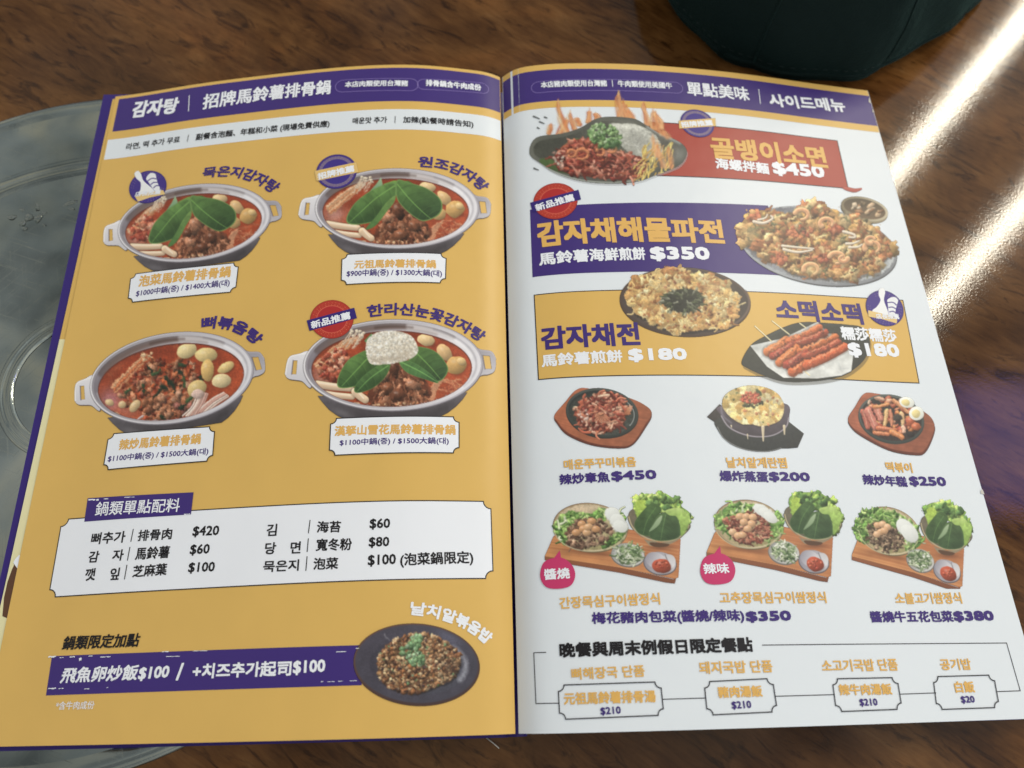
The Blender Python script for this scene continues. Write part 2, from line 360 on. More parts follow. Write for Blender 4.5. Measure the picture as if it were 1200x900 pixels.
    def leaf(s, pts, dark, light, rib, veins=5, clip=None, seed=1, edge=None):
        """outline pts: tip ... ; rib = midrib polyline"""
        O = smooth(pts)
        s.poly(O, np.array(edge if edge is not None else light, float), clip=clip)
        C = O.mean(0); I = C + (O - C) * .95
        s.poly(I, light, dark, d=(.3, 1), nz=.22, ns=45, clip=clip, seed=seed)
        m = s.full(I); R = smooth(rib, 6, False)
        if clip is not None: m = m * clip
        for k in range(veins):
            t = (k + .6) / (veins + .4); i = int(t * (len(R) - 1)); p = R[i]; e = R[min(i + 1, len(R) - 1)] - R[i - 1 if i else 0]
            e = e / (np.hypot(*e) + 1e-6); L = np.ptp(O, 0).max() * .33
            for sg in (-1, 1):
                nrm = np.array([-e[1], e[0]]) * sg; q = p + e * L * .5 + nrm * L
                h = p + e * L * .12 + nrm * L * .5
                s.line([p, h, q], 2.2, 1.2, np.array(light) * 1.15, clip=m, al=.22, rel=0)
                s.line([p + e * 7, h + e * 9, q + e * 9], 5, 3, np.array(dark) * .8, clip=m, al=.22, rel=0, soft=4)
        s.line(R, 4, 1.5, np.array(light) * 1.3, clip=m, al=.8, rel=0)
# ---------------------------------------------------------------- the printed pictures of the dishes
RED = [(150, 52, 22), (168, 70, 30), (120, 36, 16), (182, 92, 48), (140, 60, 40)]
MEAT = [(156, 92, 58), (176, 112, 76), (130, 68, 40), (196, 134, 98), (144, 80, 46)]
KIM = [(190, 84, 52), (205, 112, 76), (160, 52, 34), (222, 150, 118), (176, 70, 44)]
def ring(cx, cy, rx, ry, an=0, n=72):
    t = np.linspace(0, math.tau, n, endpoint=False); a = math.radians(an)
    return np.c_[cx + rx * np.cos(t) * math.cos(a) - ry * np.sin(t) * math.sin(a), cy + rx * np.cos(t) * math.sin(a) + ry * np.sin(t) * math.cos(a)]
def pot(s, v):
    """two-handled steel pot of red stew, drawn in the units of the second pot: rim centre (628,362), 500 x 243"""
    # handles
    for pts, slot, c1, c2 in (([(170, 290), (95, 298), (48, 318), (28, 400), (45, 425), (80, 432), (120, 440), (170, 470)], [(72, 328), (96, 328), (88, 402), (62, 402)], (236, 234, 240), (200, 198, 208)),
                       ([(1075, 285), (1130, 292), (1178, 302), (1200, 340), (1195, 400), (1160, 420), (1120, 425), (1070, 450)], [(1128, 318), (1168, 322), (1178, 392), (1140, 392)], (150, 146, 158), (196, 194, 204))):
        s.poly([(x + (3 if x < 600 else -2), y + 5) for x, y in pts], (96, 88, 90), sm=True, al=.8)
        s.poly(pts, c1, c2, sm=True)
        m = s.full(np.array(slot)); s.a *= 1 - m
        s.line([slot[0], slot[3]], 3, 3, (120, 112, 120), sm=False, al=.8, rel=0)
        s.line([pts[0], pts[1], pts[2], pts[3]], 4, 4, (250, 250, 252) if pts[0][0] < 600 else (176, 172, 184), rel=0, al=.8)
    # body under the rim
    s.poly([(205, 520), (232, 556), (268, 596), (310, 626), (345, 643), (885, 643), (930, 622), (975, 590), (1015, 550), (1040, 515), (628, 540)], (96, 90, 98), (62, 56, 60), d=(0, 1), sm=False, nz=.1)
    s.glow(340, 615, 90, 26, 20, (128, 124, 132), .5); s.glow(900, 600, 90, 26, -25, (48, 44, 48), .5)
    # rim: outer lip, inner wall
    s.poly(ring(628, 364, 503, 247), (118, 112, 122))
    s.poly(ring(628, 362, 500, 243), (232, 230, 236), (176, 172, 184), d=(1, .1))
    s.poly(ring(628, 361, 490, 236), (150, 144, 154), (226, 224, 232), d=(1, .5))
    inn = ring(626, 364, 476, 226)
    s.poly(inn, (132, 124, 134), (228, 226, 234), d=(1, .12), nz=.08, ns=60)
    cl = s.full(inn)
    # wall reflections
    for a0, a1, rr, col, w in ((205, 318, .955, (84, 66, 62), 24), (205, 305, .90, (120, 92, 82), 16), (282, 350, .93, (246, 244, 250), 15), (300, 392, .975, (120, 116, 128), 4), (20, 80, .97, (236, 236, 242), 5), (90, 175, .965, (214, 214, 224), 6), (140, 215, .93, (110, 98, 108), 6), (258, 285, .92, (70, 50, 44), 8)):
        t = np.radians(np.linspace(a0, a1, 14)); s.line(np.c_[626 + 478 * rr * np.cos(t), 364 + 226 * rr * np.sin(t)], w, w * .5, col, clip=cl, al=.6, rel=0, soft=5)
    soup = ring(620, 384, 444, 200); sc = s.full(soup)
    s.poly(ring(620, 382, 448, 204), (104, 44, 30), clip=cl)
    s.poly(soup, (152, 50, 22), (180, 68, 30), d=(0, 1), nz=.25, ns=70, clip=cl)
    sc = sc * cl
    for k in range(26):
        x, y = s.r.uniform(190, 1050), s.r.uniform(200, 570)
        s.glow(x, y, s.r.uniform(20, 60), s.r.uniform(6, 18), s.r.uniform(-30, 30), (206, 110, 66) if k % 3 else (110, 26, 12), .35, sc)
    if v == 'stir': return stir(s, sc)
    # pale broth patch at left
    s.glow(250, 400, 90, 60, 0, (206, 150, 140), .75, sc); s.glow(230, 470, 70, 50, 20, (200, 140, 120), .6, sc)
    # enoki bunch upper left
    for k in range(34):
        o = s.r.uniform(-34, 34); f = s.r.uniform(-8, 8)
        c = [(224, 164, 116), (208, 132, 84), (232, 190, 150), (196, 110, 64)][k % 4]
        s.line([(210 + o * .3 + f, 375 + o * .75), (300 + o * .3, 300 + o * .7 + f), (420 + o * .35 + f, 205 + o * .35)], 4.5, 3.2, c, clip=sc, rel=.3)
    for k in range(13):
        x, y = s.r.uniform(395, 475), s.r.uniform(165, 215)
        s.line([(x - 45, y + 62), (x - 14, y + 25), (x, y)], 2.5, 3, (214, 188, 160), clip=cl, rel=.2)
        s.lump(x, y, 9, 7, 0, (226, 208, 182), clip=cl, rel=.5, shadow=.25)
    # kimchi / noodles left
    if v in ('kimchi', 'snow'): s.scat(95, [(200, 330), (330, 270), (400, 330), (380, 440), (220, 425)], KIM, 10, 24, clip=sc, el=.4, rel=.7, shine=.25)
    s.scat(40, [(330, 440), (430, 400), (560, 480), (560, 560), (430, 560)], RED, 6, 14, clip=sc, rel=.5, shine=.15)
    # noodles right
    for k in range(30):
        a = s.r.uniform(0, 360); x = s.r.uniform(890, 1010); y = s.r.uniform(450, 520); r = s.r.uniform(22, 64)
        t = np.radians(np.linspace(a, a + s.r.uniform(80, 190), 7)); c = [(196, 98, 60), (214, 130, 84), (160, 58, 30)][k % 3]
        s.line(np.c_[x + r * np.cos(t) * 1.2, y + r * np.sin(t) * .55], 3.2, 2.5, c, clip=sc, rel=.3, shadow=.25)
    for k in range(7): s.line([(905 - k * 7, 440 + k * 3), (870 - k * 7, 500), (850 - k * 8, 560)], 5, 3, (212, 140, 98), clip=sc, rel=.3)
    # pork spine mound
    PK = [(128, 70, 42), (150, 88, 56), (104, 54, 32), (176, 112, 78), (86, 40, 24)]
    s.poly(smooth([(620, 320), (700, 360), (790, 430), (840, 520), (740, 580), (560, 585), (480, 540), (540, 440), (590, 380)]), (116, 58, 34), (96, 42, 24), nz=.3, ns=30, clip=sc)
    s.scat(46, [(620, 340), (700, 370), (780, 440), (820, 510), (740, 565), (560, 570), (510, 520), (550, 440), (590, 380)], PK, 20, 46, clip=sc, el=.4, rel=.8, rough=.5, shine=.2)
    for k in range(170):
        x, y = s.r.uniform(510, 810), s.r.uniform(350, 570)
        if abs(x - 645) > 30 + (y - 320) * .62: continue
        a = math.atan2(y - 300, x - 640) + s.r.uniform(-.5, .5); L = s.r.uniform(18, 60); c = np.array(PK[k % 5]) * s.r.uniform(.85, 1.2)
        s.line([(x, y), (x + L * .5 * math.cos(a) + s.r.uniform(-5, 5), y + L * .5 * math.sin(a)), (x + L * math.cos(a), y + L * math.sin(a))], s.r.uniform(4, 9), 3, c, clip=sc, rel=.55, shadow=.4)
    for (x, y, a, b, g) in ((632, 375, 34, 50, -15), (590, 485, 36, 26, 30), (650, 525, 46, 32, 0), (575, 420, 30, 26, 0), (730, 470, 44, 30, 20)):
        s.lump(x, y, a, b, g, PK[int(s.r.randint(4))], clip=sc, rel=.8, rough=.6, shine=.35)
    s.scat(26, [(480, 560), (780, 560), (800, 590), (500, 596)], [(220, 130, 80), (236, 180, 130)], 4, 10, clip=sc, rel=.6, shine=.4)
    s.mess(soup, 2.2)
    # rice cakes lower left
    for (x0, y0, x1, y1, w) in ((205, 458, 388, 482, 20), (222, 505, 398, 528, 17), (300, 556, 430, 572, 13), (415, 502, 470, 545, 22)):
        s.line([(x0, y0), ((x0 + x1) / 2, (y0 + y1) / 2 + 3), (x1, y1)], w, w * .9, (232, 196, 158), clip=sc, rel=.32, shadow=.5)
        s.line([(x0 + 8, y0 - w * .4), (x1 - 10, y1 - w * .4)], w * .22, w * .2, (252, 232, 208), clip=sc, al=.8, rel=0, sm=False)
    # potatoes upper right
    for (x, y, a, b, g, c) in ((815, 232, 50, 30, 10, (228, 190, 130)), (915, 300, 52, 34, 50, (216, 172, 110)), (885, 398, 40, 36, 0, (206, 160, 92)), (980, 368, 58, 50, -10, (204, 154, 80)), (1010, 348, 26, 20, 20, (226, 184, 116))):
        s.lump(x, y, a, b, g, c, clip=sc, rel=.45, rough=.14, shine=.22)
    D, L = (40, 72, 32), (92, 136, 58)
    if v != 'snow':
        s.poly([(540, 215), (610, 192), (700, 195), (740, 220), (640, 250)], (110, 160, 56), (60, 104, 40), d=(1, 1), nz=.2)
        s.poly([(440, 280), (500, 215), (530, 172), (540, 215), (520, 250)], (150, 186, 140), (90, 140, 90), d=(0, 1))
        s.leaf([(615, 205), (540, 220), (450, 265), (370, 330), (322, 410), (325, 452), (380, 462), (470, 448), (520, 420), (600, 340), (622, 280)], D, L, [(612, 225), (500, 300), (400, 390), (340, 445)], seed=2, edge=(98, 144, 66))
        s.poly([(612, 285), (560, 330), (500, 410), (440, 480), (450, 492), (500, 465), (560, 390), (614, 310)], (108, 148, 66), (66, 110, 48), d=(0, 1), sm=True, nz=.15)
        s.leaf([(628, 190), (700, 205), (800, 235), (880, 290), (906, 350), (880, 405), (800, 440), (740, 420), (660, 350), (624, 290)], (38, 68, 32), (88, 132, 56), [(630, 215), (700, 300), (780, 380), (840, 430)], seed=5, edge=(100, 140, 66))
    else:
        s.leaf([(500, 280), (430, 300), (370, 340), (322, 420), (325, 478), (430, 470), (520, 420), (560, 340)], D, L, [(520, 290), (440, 370), (340, 470)], seed=2, edge=(98, 144, 66))
        s.leaf([(610, 350), (540, 365), (460, 420), (410, 480), (425, 508), (500, 490), (560, 450), (600, 400)], D, (84, 130, 60), [(600, 365), (500, 430), (425, 500)], seed=3, veins=5)
        s.leaf([(760, 265), (860, 290), (925, 360), (930, 410), (880, 455), (790, 430), (700, 380), (740, 300)], (38, 68, 32), (84, 128, 54), [(760, 300), (830, 370), (890, 440)], seed=5, edge=(90, 134, 60))
        s.leaf([(660, 335), (740, 350), (820, 400), (880, 462), (800, 440), (700, 400)], (44, 84, 40), (90, 140, 66), [(670, 345), (780, 400), (870, 455)], seed=8, veins=5)
        s.poly([(470, 230), (510, 190), (530, 210), (500, 260)], (90, 140, 80))
        # white rice dome
        ri = smooth([(478, 250), (520, 195), (600, 178), (680, 186), (740, 215), (770, 280), (745, 320), (680, 345), (560, 360), (495, 345)])
        s.poly(ri, (238, 230, 212), (196, 182, 160), d=(.4, 1), nz=.12, ns=30)
        rc = s.full(ri); s.glow(610, 225, 90, 30, 0, (252, 248, 238), .9, rc); s.glow(560, 330, 120, 26, 0, (176, 160, 140), .7, rc)
        s.scat(900, ri, [(240, 232, 214), (222, 210, 190), (250, 246, 236), (218, 208, 188)], 4, 8, clip=rc, el=.45, rel=.18, rough=.1, shadow=.06); s.glow(700, 300, 60, 50, 0, (180, 164, 140), .5, rc); s.glow(600, 330, 120, 18, 0, (170, 152, 130), .5, rc); s.mess(ri, 1.2, 4., .02)
def stir(s, sc):
    s.glow(240, 430, 90, 80, 0, (190, 120, 130), .85, sc); s.glow(330, 500, 90, 50, 20, (190, 110, 90), .6, sc)
    for k in range(34):
        o = s.r.uniform(-30, 30); f = s.r.uniform(-8, 8)
        c = [(216, 130, 80), (196, 96, 50), (228, 170, 120), (170, 66, 30)][k % 4]
        s.line([(270 + o * .3 + f, 375 + o * .6), (380, 300 + o * .7 + f), (500 + f, 225 + o * .5)], 5, 3.2, c, clip=sc, rel=.3)
    for k in range(12): s.lump(s.r.uniform(470, 540), s.r.uniform(205, 250), 8, 7, 0, (232, 190, 140), clip=sc)
    s.scat(330, [(300, 400), (420, 300), (520, 240), (700, 240), (790, 330), (800, 420), (720, 500), (640, 560), (440, 580), (400, 500), (330, 470)], RED + MEAT + [(200, 110, 70)], 8, 24, clip=sc, el=.4, rel=.85, rough=.45, shine=.3)
    s.scat(50, [(440, 470), (620, 440), (740, 480), (700, 560), (480, 580)], MEAT + [(176, 96, 80)], 14, 30, clip=sc, el=.5, rel=.8, rough=.45, shine=.25)
    for (x, y, g, L) in ((500, 285, 70, 34), (520, 330, -30, 50), (590, 350, 70, 46), (620, 380, 80, 60), (680, 330, 60, 44), (700, 380, 95, 50), (340, 400, -30, 36), (500, 450, -35, 60), (800, 380, 90, 46), (560, 400, 20, 30), (450, 380, 100, 40), (700, 500, -40, 60), (690, 300, 20, 30), (530, 560, 60, 36), (650, 530, -20, 40)):
        a = math.radians(g); s.line([(x, y), (x + L * .5 * math.cos(a) + 6, y + L * .5 * math.sin(a)), (x + L * math.cos(a), y + L * math.sin(a))], 10, 6, [(36, 56, 32), (50, 78, 40), (28, 44, 28)][int(x) % 3], clip=sc, rel=.5, shadow=.3)
    s.mess(ring(620, 384, 444, 200), 2.4)
    for (x, y, a, b, g, c) in ((745, 228, 62, 40, -10, (232, 206, 140)), (855, 268, 66, 40, 5, (230, 198, 124)), (850, 350, 40, 62, 12, (224, 178, 96)), (965, 350, 54, 26, -15, (232, 196, 118)), (925, 420, 58, 38, 5, (230, 204, 146)), (770, 440, 60, 44, -15, (214, 182, 110))):
        s.lump(x, y, a, b, g, c, clip=sc, rel=.42, rough=.08, shine=.25)
    for k in range(30):
        o = s.r.uniform(-30, 30); c = [(226, 186, 170), (206, 150, 134), (238, 210, 196)][k % 3]
        s.line([(800 + o, 470 + o * .3), (760 + o * 1.2, 530), (700 + o * 1.5, 580 + o * .2)] if k % 2 else [(940 + o * .5, 500 + o * .5), (860 + o * .6, 530 + o * .6), (780 + o, 575 + o * .4)], 5.5, 4, c, clip=sc, rel=.35, shadow=.2)
    s.lump(770, 468, 38, 26, 0, (226, 190, 176), clip=sc, rel=.4)
    for (x, y, a, b, g) in ((275, 545, 24, 50, -22), (380, 480, 42, 24, -35), (305, 462, 24, 20, 0), (232, 440, 26, 18, 20), (205, 500, 22, 14, 0)):
        s.lump(x, y, a, b, g, (226, 188, 130), clip=sc, rel=.4, rough=.08, shine=.35)
    s.line([(245, 495), (280, 520), (300, 590)], 5, 3, (60, 50, 44), clip=sc, al=.6)
    s.line([(340, 600), (380, 560), (420, 540)], 6, 5, (188, 176, 180), clip=sc)
    s.glow(250, 560, 50, 14, 30, (230, 190, 190), .5, sc); s.mess(ring(620, 384, 430, 190), .5, 4., .03)
def fried_rice(s):
    o = ring(588, 412, 522, 336, 4)
    s.poly(ring(588, 418, 524, 340, 4), (70, 44, 36)); s.poly(o, (96, 66, 56), (60, 40, 40), d=(.3, 1))
    s.poly(ring(588, 410, 508, 322, 4), (66, 62, 76), (58, 56, 70), d=(1, .3), nz=.12, ns=90); cl = s.full(ring(588, 410, 508, 322, 4))
    s.poly(ring(596, 430, 400, 236, 4), (56, 53, 66), (64, 64, 78), d=(1, .3), nz=.1)
    t = np.radians(np.linspace(-42, 28, 12)); s.line(np.c_[590 + 405 * np.cos(t), 425 + 240 * np.sin(t)], 10, 24, (150, 152, 166), clip=cl, al=.8, rel=0, soft=7)
    s.glow(860, 200, 150, 60, 30, (96, 96, 124), .6, cl); s.line([(318, 160), (360, 215)], 3, 2, (170, 170, 180), al=.7)
    m = smooth([(270, 370), (300, 300), (400, 220), (540, 165), (700, 170), (860, 250), (950, 340), (940, 430), (880, 540), (740, 600), (600, 650), (480, 640), (340, 590), (270, 480)])
    s.poly([(x + 6, y + 16) for x, y in m], (24, 20, 24), al=.6); s.poly(m, (110, 74, 44), (84, 52, 34))
    P = [(176, 130, 84), (150, 104, 60), (196, 154, 106), (112, 66, 36), (140, 84, 48), (74, 44, 30), (206, 170, 124), (158, 92, 46)]
    s.scat(720, m, P, 11, 25, el=.45, rel=.85, rough=.4, shine=.22)
    s.scat(300, m, P + [(50, 30, 24), (58, 36, 40)], 6, 13, el=.45, rel=.8, rough=.4, shine=.3)
    s.glow(880, 430, 110, 100, 0, (52, 36, 30), .45, s.full(m))
    G = [(90, 132, 78), (120, 164, 104), (70, 108, 62), (150, 188, 140), (104, 146, 96)]
    s.scat(85, smooth([(520, 190), (600, 165), (640, 220), (610, 300), (650, 370), (620, 440), (540, 410), (470, 340), (460, 280), (520, 250)]), G, 10, 24, el=.55, rel=.7, rough=.2, shine=.3)
    s.scat(30, m, G, 6, 12, el=.4, rel=.5); s.mess(ring(588, 410, 480, 300, 4), 1.5)
def plate_fire(s):
    o = smooth([(62, 510), (110, 400), (290, 370), (420, 330), (560, 258), (780, 262), (880, 310), (960, 360), (1100, 420), (1160, 470), (1165, 530), (1110, 600), (960, 660), (820, 708), (640, 722), (430, 705), (250, 650), (140, 580)], 5)
    s.poly([(x + 6, y + 14) for x, y in o], (190, 192, 194), al=.35)
    fl = [(200, 360, 215, 290), (270, 370, 320, 240), (320, 350, 265, 120), (380, 330, 350, 200), (410, 300, 395, 250), (480, 280, 485, 190), (535, 270, 530, 215), (700, 260, 690, 60), (735, 270, 720, 120), (770, 270, 745, 160), (800, 265, 760, 190), (890, 300, 865, 130), (940, 330, 930, 180), (985, 320, 950, 200)]
    def flames(L, al):
        for (x, y, tx, ty) in L:
            for k in range(11):
                ox = s.r.uniform(-18, 18); c = [(232, 140, 76), (246, 180, 104), (212, 96, 44), (252, 218, 156)][k % 4]
                mx = (x + tx) / 2 + s.r.uniform(-22, 22)
                w1 = s.r.uniform(-16, 16); s.line([(x + ox, y + 8), (mx + ox * .6, y * .7 + ty * .3), (tx + w1 + ox * .5, y * .35 + ty * .65), (tx + ox * .3, ty + abs(ox) * 2.6 + s.r.uniform(0, 24))], s.r.uniform(3, 9), .8, c, al=al * s.r.uniform(.25, .8), rel=.05, soft=5)
    flames(fl, .8)
    s.poly(o, (96, 98, 88), (70, 72, 64), d=(1, .3), nz=.15, ns=70); cl = s.full(o)
    i = smooth([(90, 500), (130, 425), (300, 395), (430, 350), (570, 285), (770, 290), (870, 340), (1000, 400), (1100, 460), (1110, 520), (1070, 580), (940, 630), (820, 675), (640, 695), (440, 680), (270, 630), (160, 565)], 5)
    s.poly(i, (66, 68, 58), (88, 86, 78), d=(1, 0), nz=.2, ns=90)
    s.line([(150, 590), (260, 652), (430, 700), (640, 716), (830, 700)], 6, 4, (168, 176, 168), clip=cl, al=.8, soft=2); s.line([(900, 330), (1000, 385), (1120, 440)], 16, 12, (160, 164, 160), clip=cl, al=.7, soft=6)
    s.glow(1120, 520, 50, 70, 20, (140, 142, 136), .6, cl); s.glow(720, 290, 130, 26, 4, (120, 122, 112), .6, cl); s.glow(260, 440, 120, 50, -14, (52, 54, 46), .6, cl)
    s.poly(smooth([(130, 560), (200, 545), (300, 600), (420, 660), (300, 650), (190, 610)]), (76, 104, 48), (50, 70, 34)); s.poly(smooth([(310, 450), (380, 405), (450, 420), (400, 470), (330, 480)]), (84, 122, 56), (56, 88, 44), al=.9)
    # glass noodles
    n = smooth([(620, 310), (700, 300), (820, 310), (920, 360), (980, 430), (990, 520), (930, 560), (820, 530), (730, 480), (690, 400)])
    s.poly(n, (200, 202, 190), (150, 150, 140), d=(0, 1), nz=.12, ns=50); nc = s.full(n)
    for k in range(90):
        x, y = s.r.uniform(640, 980), s.r.uniform(310, 540); a = s.r.uniform(0, 6.3); r = s.r.uniform(20, 70); t = np.linspace(a, a + 2, 6)
        s.line(np.c_[x + r * np.cos(t), y + r * np.sin(t) * .7], 2.6, 2, [(222, 224, 214), (176, 178, 168), (140, 140, 132)][k % 3], clip=nc, al=.7)
    s.glow(840, 420, 90, 60, 20, (138, 138, 132), .5, nc); s.glow(760, 325, 100, 18, 5, (236, 238, 226), .7, nc)
    # red snails
    mp = smooth([(240, 560), (300, 470), (400, 410), (500, 430), (600, 440), (680, 490), (780, 520), (880, 560), (870, 640), (780, 690), (600, 690), (400, 665), (280, 630)])
    s.poly(mp, (120, 44, 28), (100, 34, 22)); P = [(160, 62, 46), (186, 94, 70), (128, 40, 28), (206, 130, 104), (90, 30, 22), (172, 78, 50)]
    s.scat(240, mp, P, 12, 27, el=.4, rel=.85, rough=.4, shine=.3); s.scat(110, mp, P, 12, 20, kind='l')
    for (x, y, r) in ((430, 515, 44), (360, 510, 30), (560, 500, 28), (640, 480, 30)):
        t = np.radians(np.linspace(-160, 130, 14)); s.line(np.c_[x + r * np.cos(t), y + r * .8 * np.sin(t)], 12, 8, (206, 118, 72), rel=.5, shadow=.4)
    s.scat(26, [(230, 500), (290, 480), (300, 620), (240, 600)], [(214, 200, 180), (200, 150, 130)], 5, 14, el=.3, rel=.4)
    G = [(96, 140, 70), (136, 176, 104), (70, 108, 54), (178, 206, 156), (110, 156, 88)]
    s.scat(120, ring(595, 390, 120, 82, 20), G, 9, 20, el=.5, rel=.7, shine=.25); s.scat(50, ring(570, 350, 90, 44, 0), G[1:], 6, 14, el=.4, rel=.5, shine=.4); s.glow(660, 450, 60, 40, 30, (50, 84, 48), .6, cl)
    for k in range(70):
        x, y = s.r.uniform(860, 1080), s.r.uniform(430, 690); 
        if y > 1250 - x * .62 + 60: continue
        L = s.r.uniform(50, 110); a = math.radians(s.r.uniform(95, 140)); s.line([(x, y), (x + L * .5 * math.cos(a) + s.r.uniform(-14, 14), y + L * .5 * math.sin(a)), (x + L * math.cos(a), min(y + L * math.sin(a), 700))], 4.5, 3.5, [(226, 190, 80), (240, 210, 110), (196, 150, 56), (214, 160, 90)][k % 4], rel=.4, shadow=.35, clip=cl)
    s.mess(i, 1.6)
    flames([(960, 520, 930, 360), (1010, 600, 960, 400), (1060, 600, 1040, 440), (1000, 370, 960, 300), (1040, 395, 1010, 340)], .55)
    for (x, y, L) in ((92, 250, 40), (135, 288, 30), (170, 255, 16), (120, 330, 12), (95, 615, 30)): s.line([(x, y), (x + L, y + L * .4)], 6, 4, (70, 76, 74), al=.8)
def pancake(s):
    o = ring(620, 410, 560, 268, 10)
    s.poly([(x + 4, y + 8) for x, y in o], (84, 86, 90), al=.9); s.poly(o, (170, 176, 184), (120, 124, 132), d=(1, .5), nz=.12, ns=80); i = ring(616, 402, 545, 252, 10)
    s.poly(i, (96, 98, 110), (190, 196, 200), d=(1, .6), nz=.2, ns=70); cl = s.full(i); s.glow(1080, 590, 90, 50, -30, (206, 212, 214), .7, cl); s.glow(330, 150, 120, 24, 0, (84, 86, 104), .7, cl)
    # sauce bowl behind
    s.poly(ring(945, 165, 168, 82, 14), (96, 84, 60), (150, 136, 106), d=(1, .6)); s.poly(ring(948, 150, 168, 80, 14), (120, 106, 78), (196, 182, 150), d=(1, .3)); s.poly(ring(948, 150, 150, 66, 14), (70, 56, 38), (110, 84, 56), d=(0, 1)); bc = s.full(ring(948, 150, 146, 62, 14))
    s.scat(16, ring(960, 150, 110, 44, 14), [(196, 160, 120), (150, 100, 60), (216, 190, 156), (90, 70, 44)], 14, 34, el=.35, rel=.5, clip=bc, shine=.3)
    m = smooth([(62, 300), (90, 240), (150, 170), (300, 160), (420, 180), (480, 140), (560, 118), (700, 140), (740, 200), (860, 210), (960, 230), (1040, 310), (1130, 370), (1165, 450), (1080, 510), (1050, 600), (960, 610), (860, 650), (700, 640), (560, 630), (420, 590), (330, 530), (250, 490), (190, 430), (90, 380)])
    s.poly([(x + 6, y + 18) for x, y in m], (60, 56, 54), al=.6); s.poly(m, (166, 122, 66), (150, 100, 54))
    P = [(190, 138, 78), (206, 160, 94), (164, 106, 56), (218, 182, 120), (146, 84, 46), (184, 106, 60), (198, 148, 72)]
    s.scat(300, m, P, 22, 54, el=.4, rel=.6, rough=.5, shine=.16, shadow=.35)
    s.scat(170, m, P + [(120, 66, 40), (110, 100, 60), (96, 84, 52)], 8, 20, el=.35, rel=.8, rough=.5, shine=.25)
    s.scat(70, m, [(96, 98, 58), (80, 72, 48), (120, 122, 76)], 8, 14, kind='l'); s.scat(60, m, P, 14, 22, kind='l')
    for R in (ring(490, 310, 90, 50, 0), ring(350, 500, 60, 34, 20), ring(620, 500, 80, 36, 0), ring(740, 290, 40, 30, 0), ring(170, 215, 40, 24, -20)): s.scat(16, R, [(168, 76, 44), (186, 98, 58), (150, 64, 40)], 12, 26, el=.5, rel=.6, rough=.4, shine=.25)
    s.mess(ring(615, 390, 560, 275, 10), 2.6, 4.5)
    for (x, y, r, g) in ((505, 190, 46, 200), (680, 250, 44, 140), (750, 495, 50, 200), (800, 500, 28, 0), (1000, 420, 52, 160), (570, 575, 50, 170), (990, 370, 30, 90)):
        t = np.radians(np.linspace(g, g + 250, 14)); s.line(np.c_[x + r * np.cos(t), y + r * .75 * np.sin(t)], 19, 10, (224, 164, 112), rel=.5, shadow=.5)
        for k in range(2, 12, 2): s.glow(x + r * math.cos(t[k]), y + r * .75 * math.sin(t[k]), 5, 12, g + k * 20, (206, 100, 60), .5)
    for p, w in (([(170, 240), (240, 250), (300, 220), (290, 200)], 11), ([(200, 228), (250, 215), (265, 190)], 8), ([(370, 410), (470, 420), (590, 430)], 9), ([(380, 435), (480, 455), (580, 440)], 10), ([(800, 310), (870, 330), (880, 350), (840, 350)], 10), ([(820, 395), (870, 392), (910, 375)], 9), ([(840, 420), (900, 418), (930, 400)], 9)): s.line(p, w, w * .6, (224, 206, 184), rel=.45, shadow=.6)
    s.glow(150, 320, 60, 60, 0, (214, 190, 130), .5); s.glow(590, 580, 50, 50, 0, (220, 194, 120), .5)
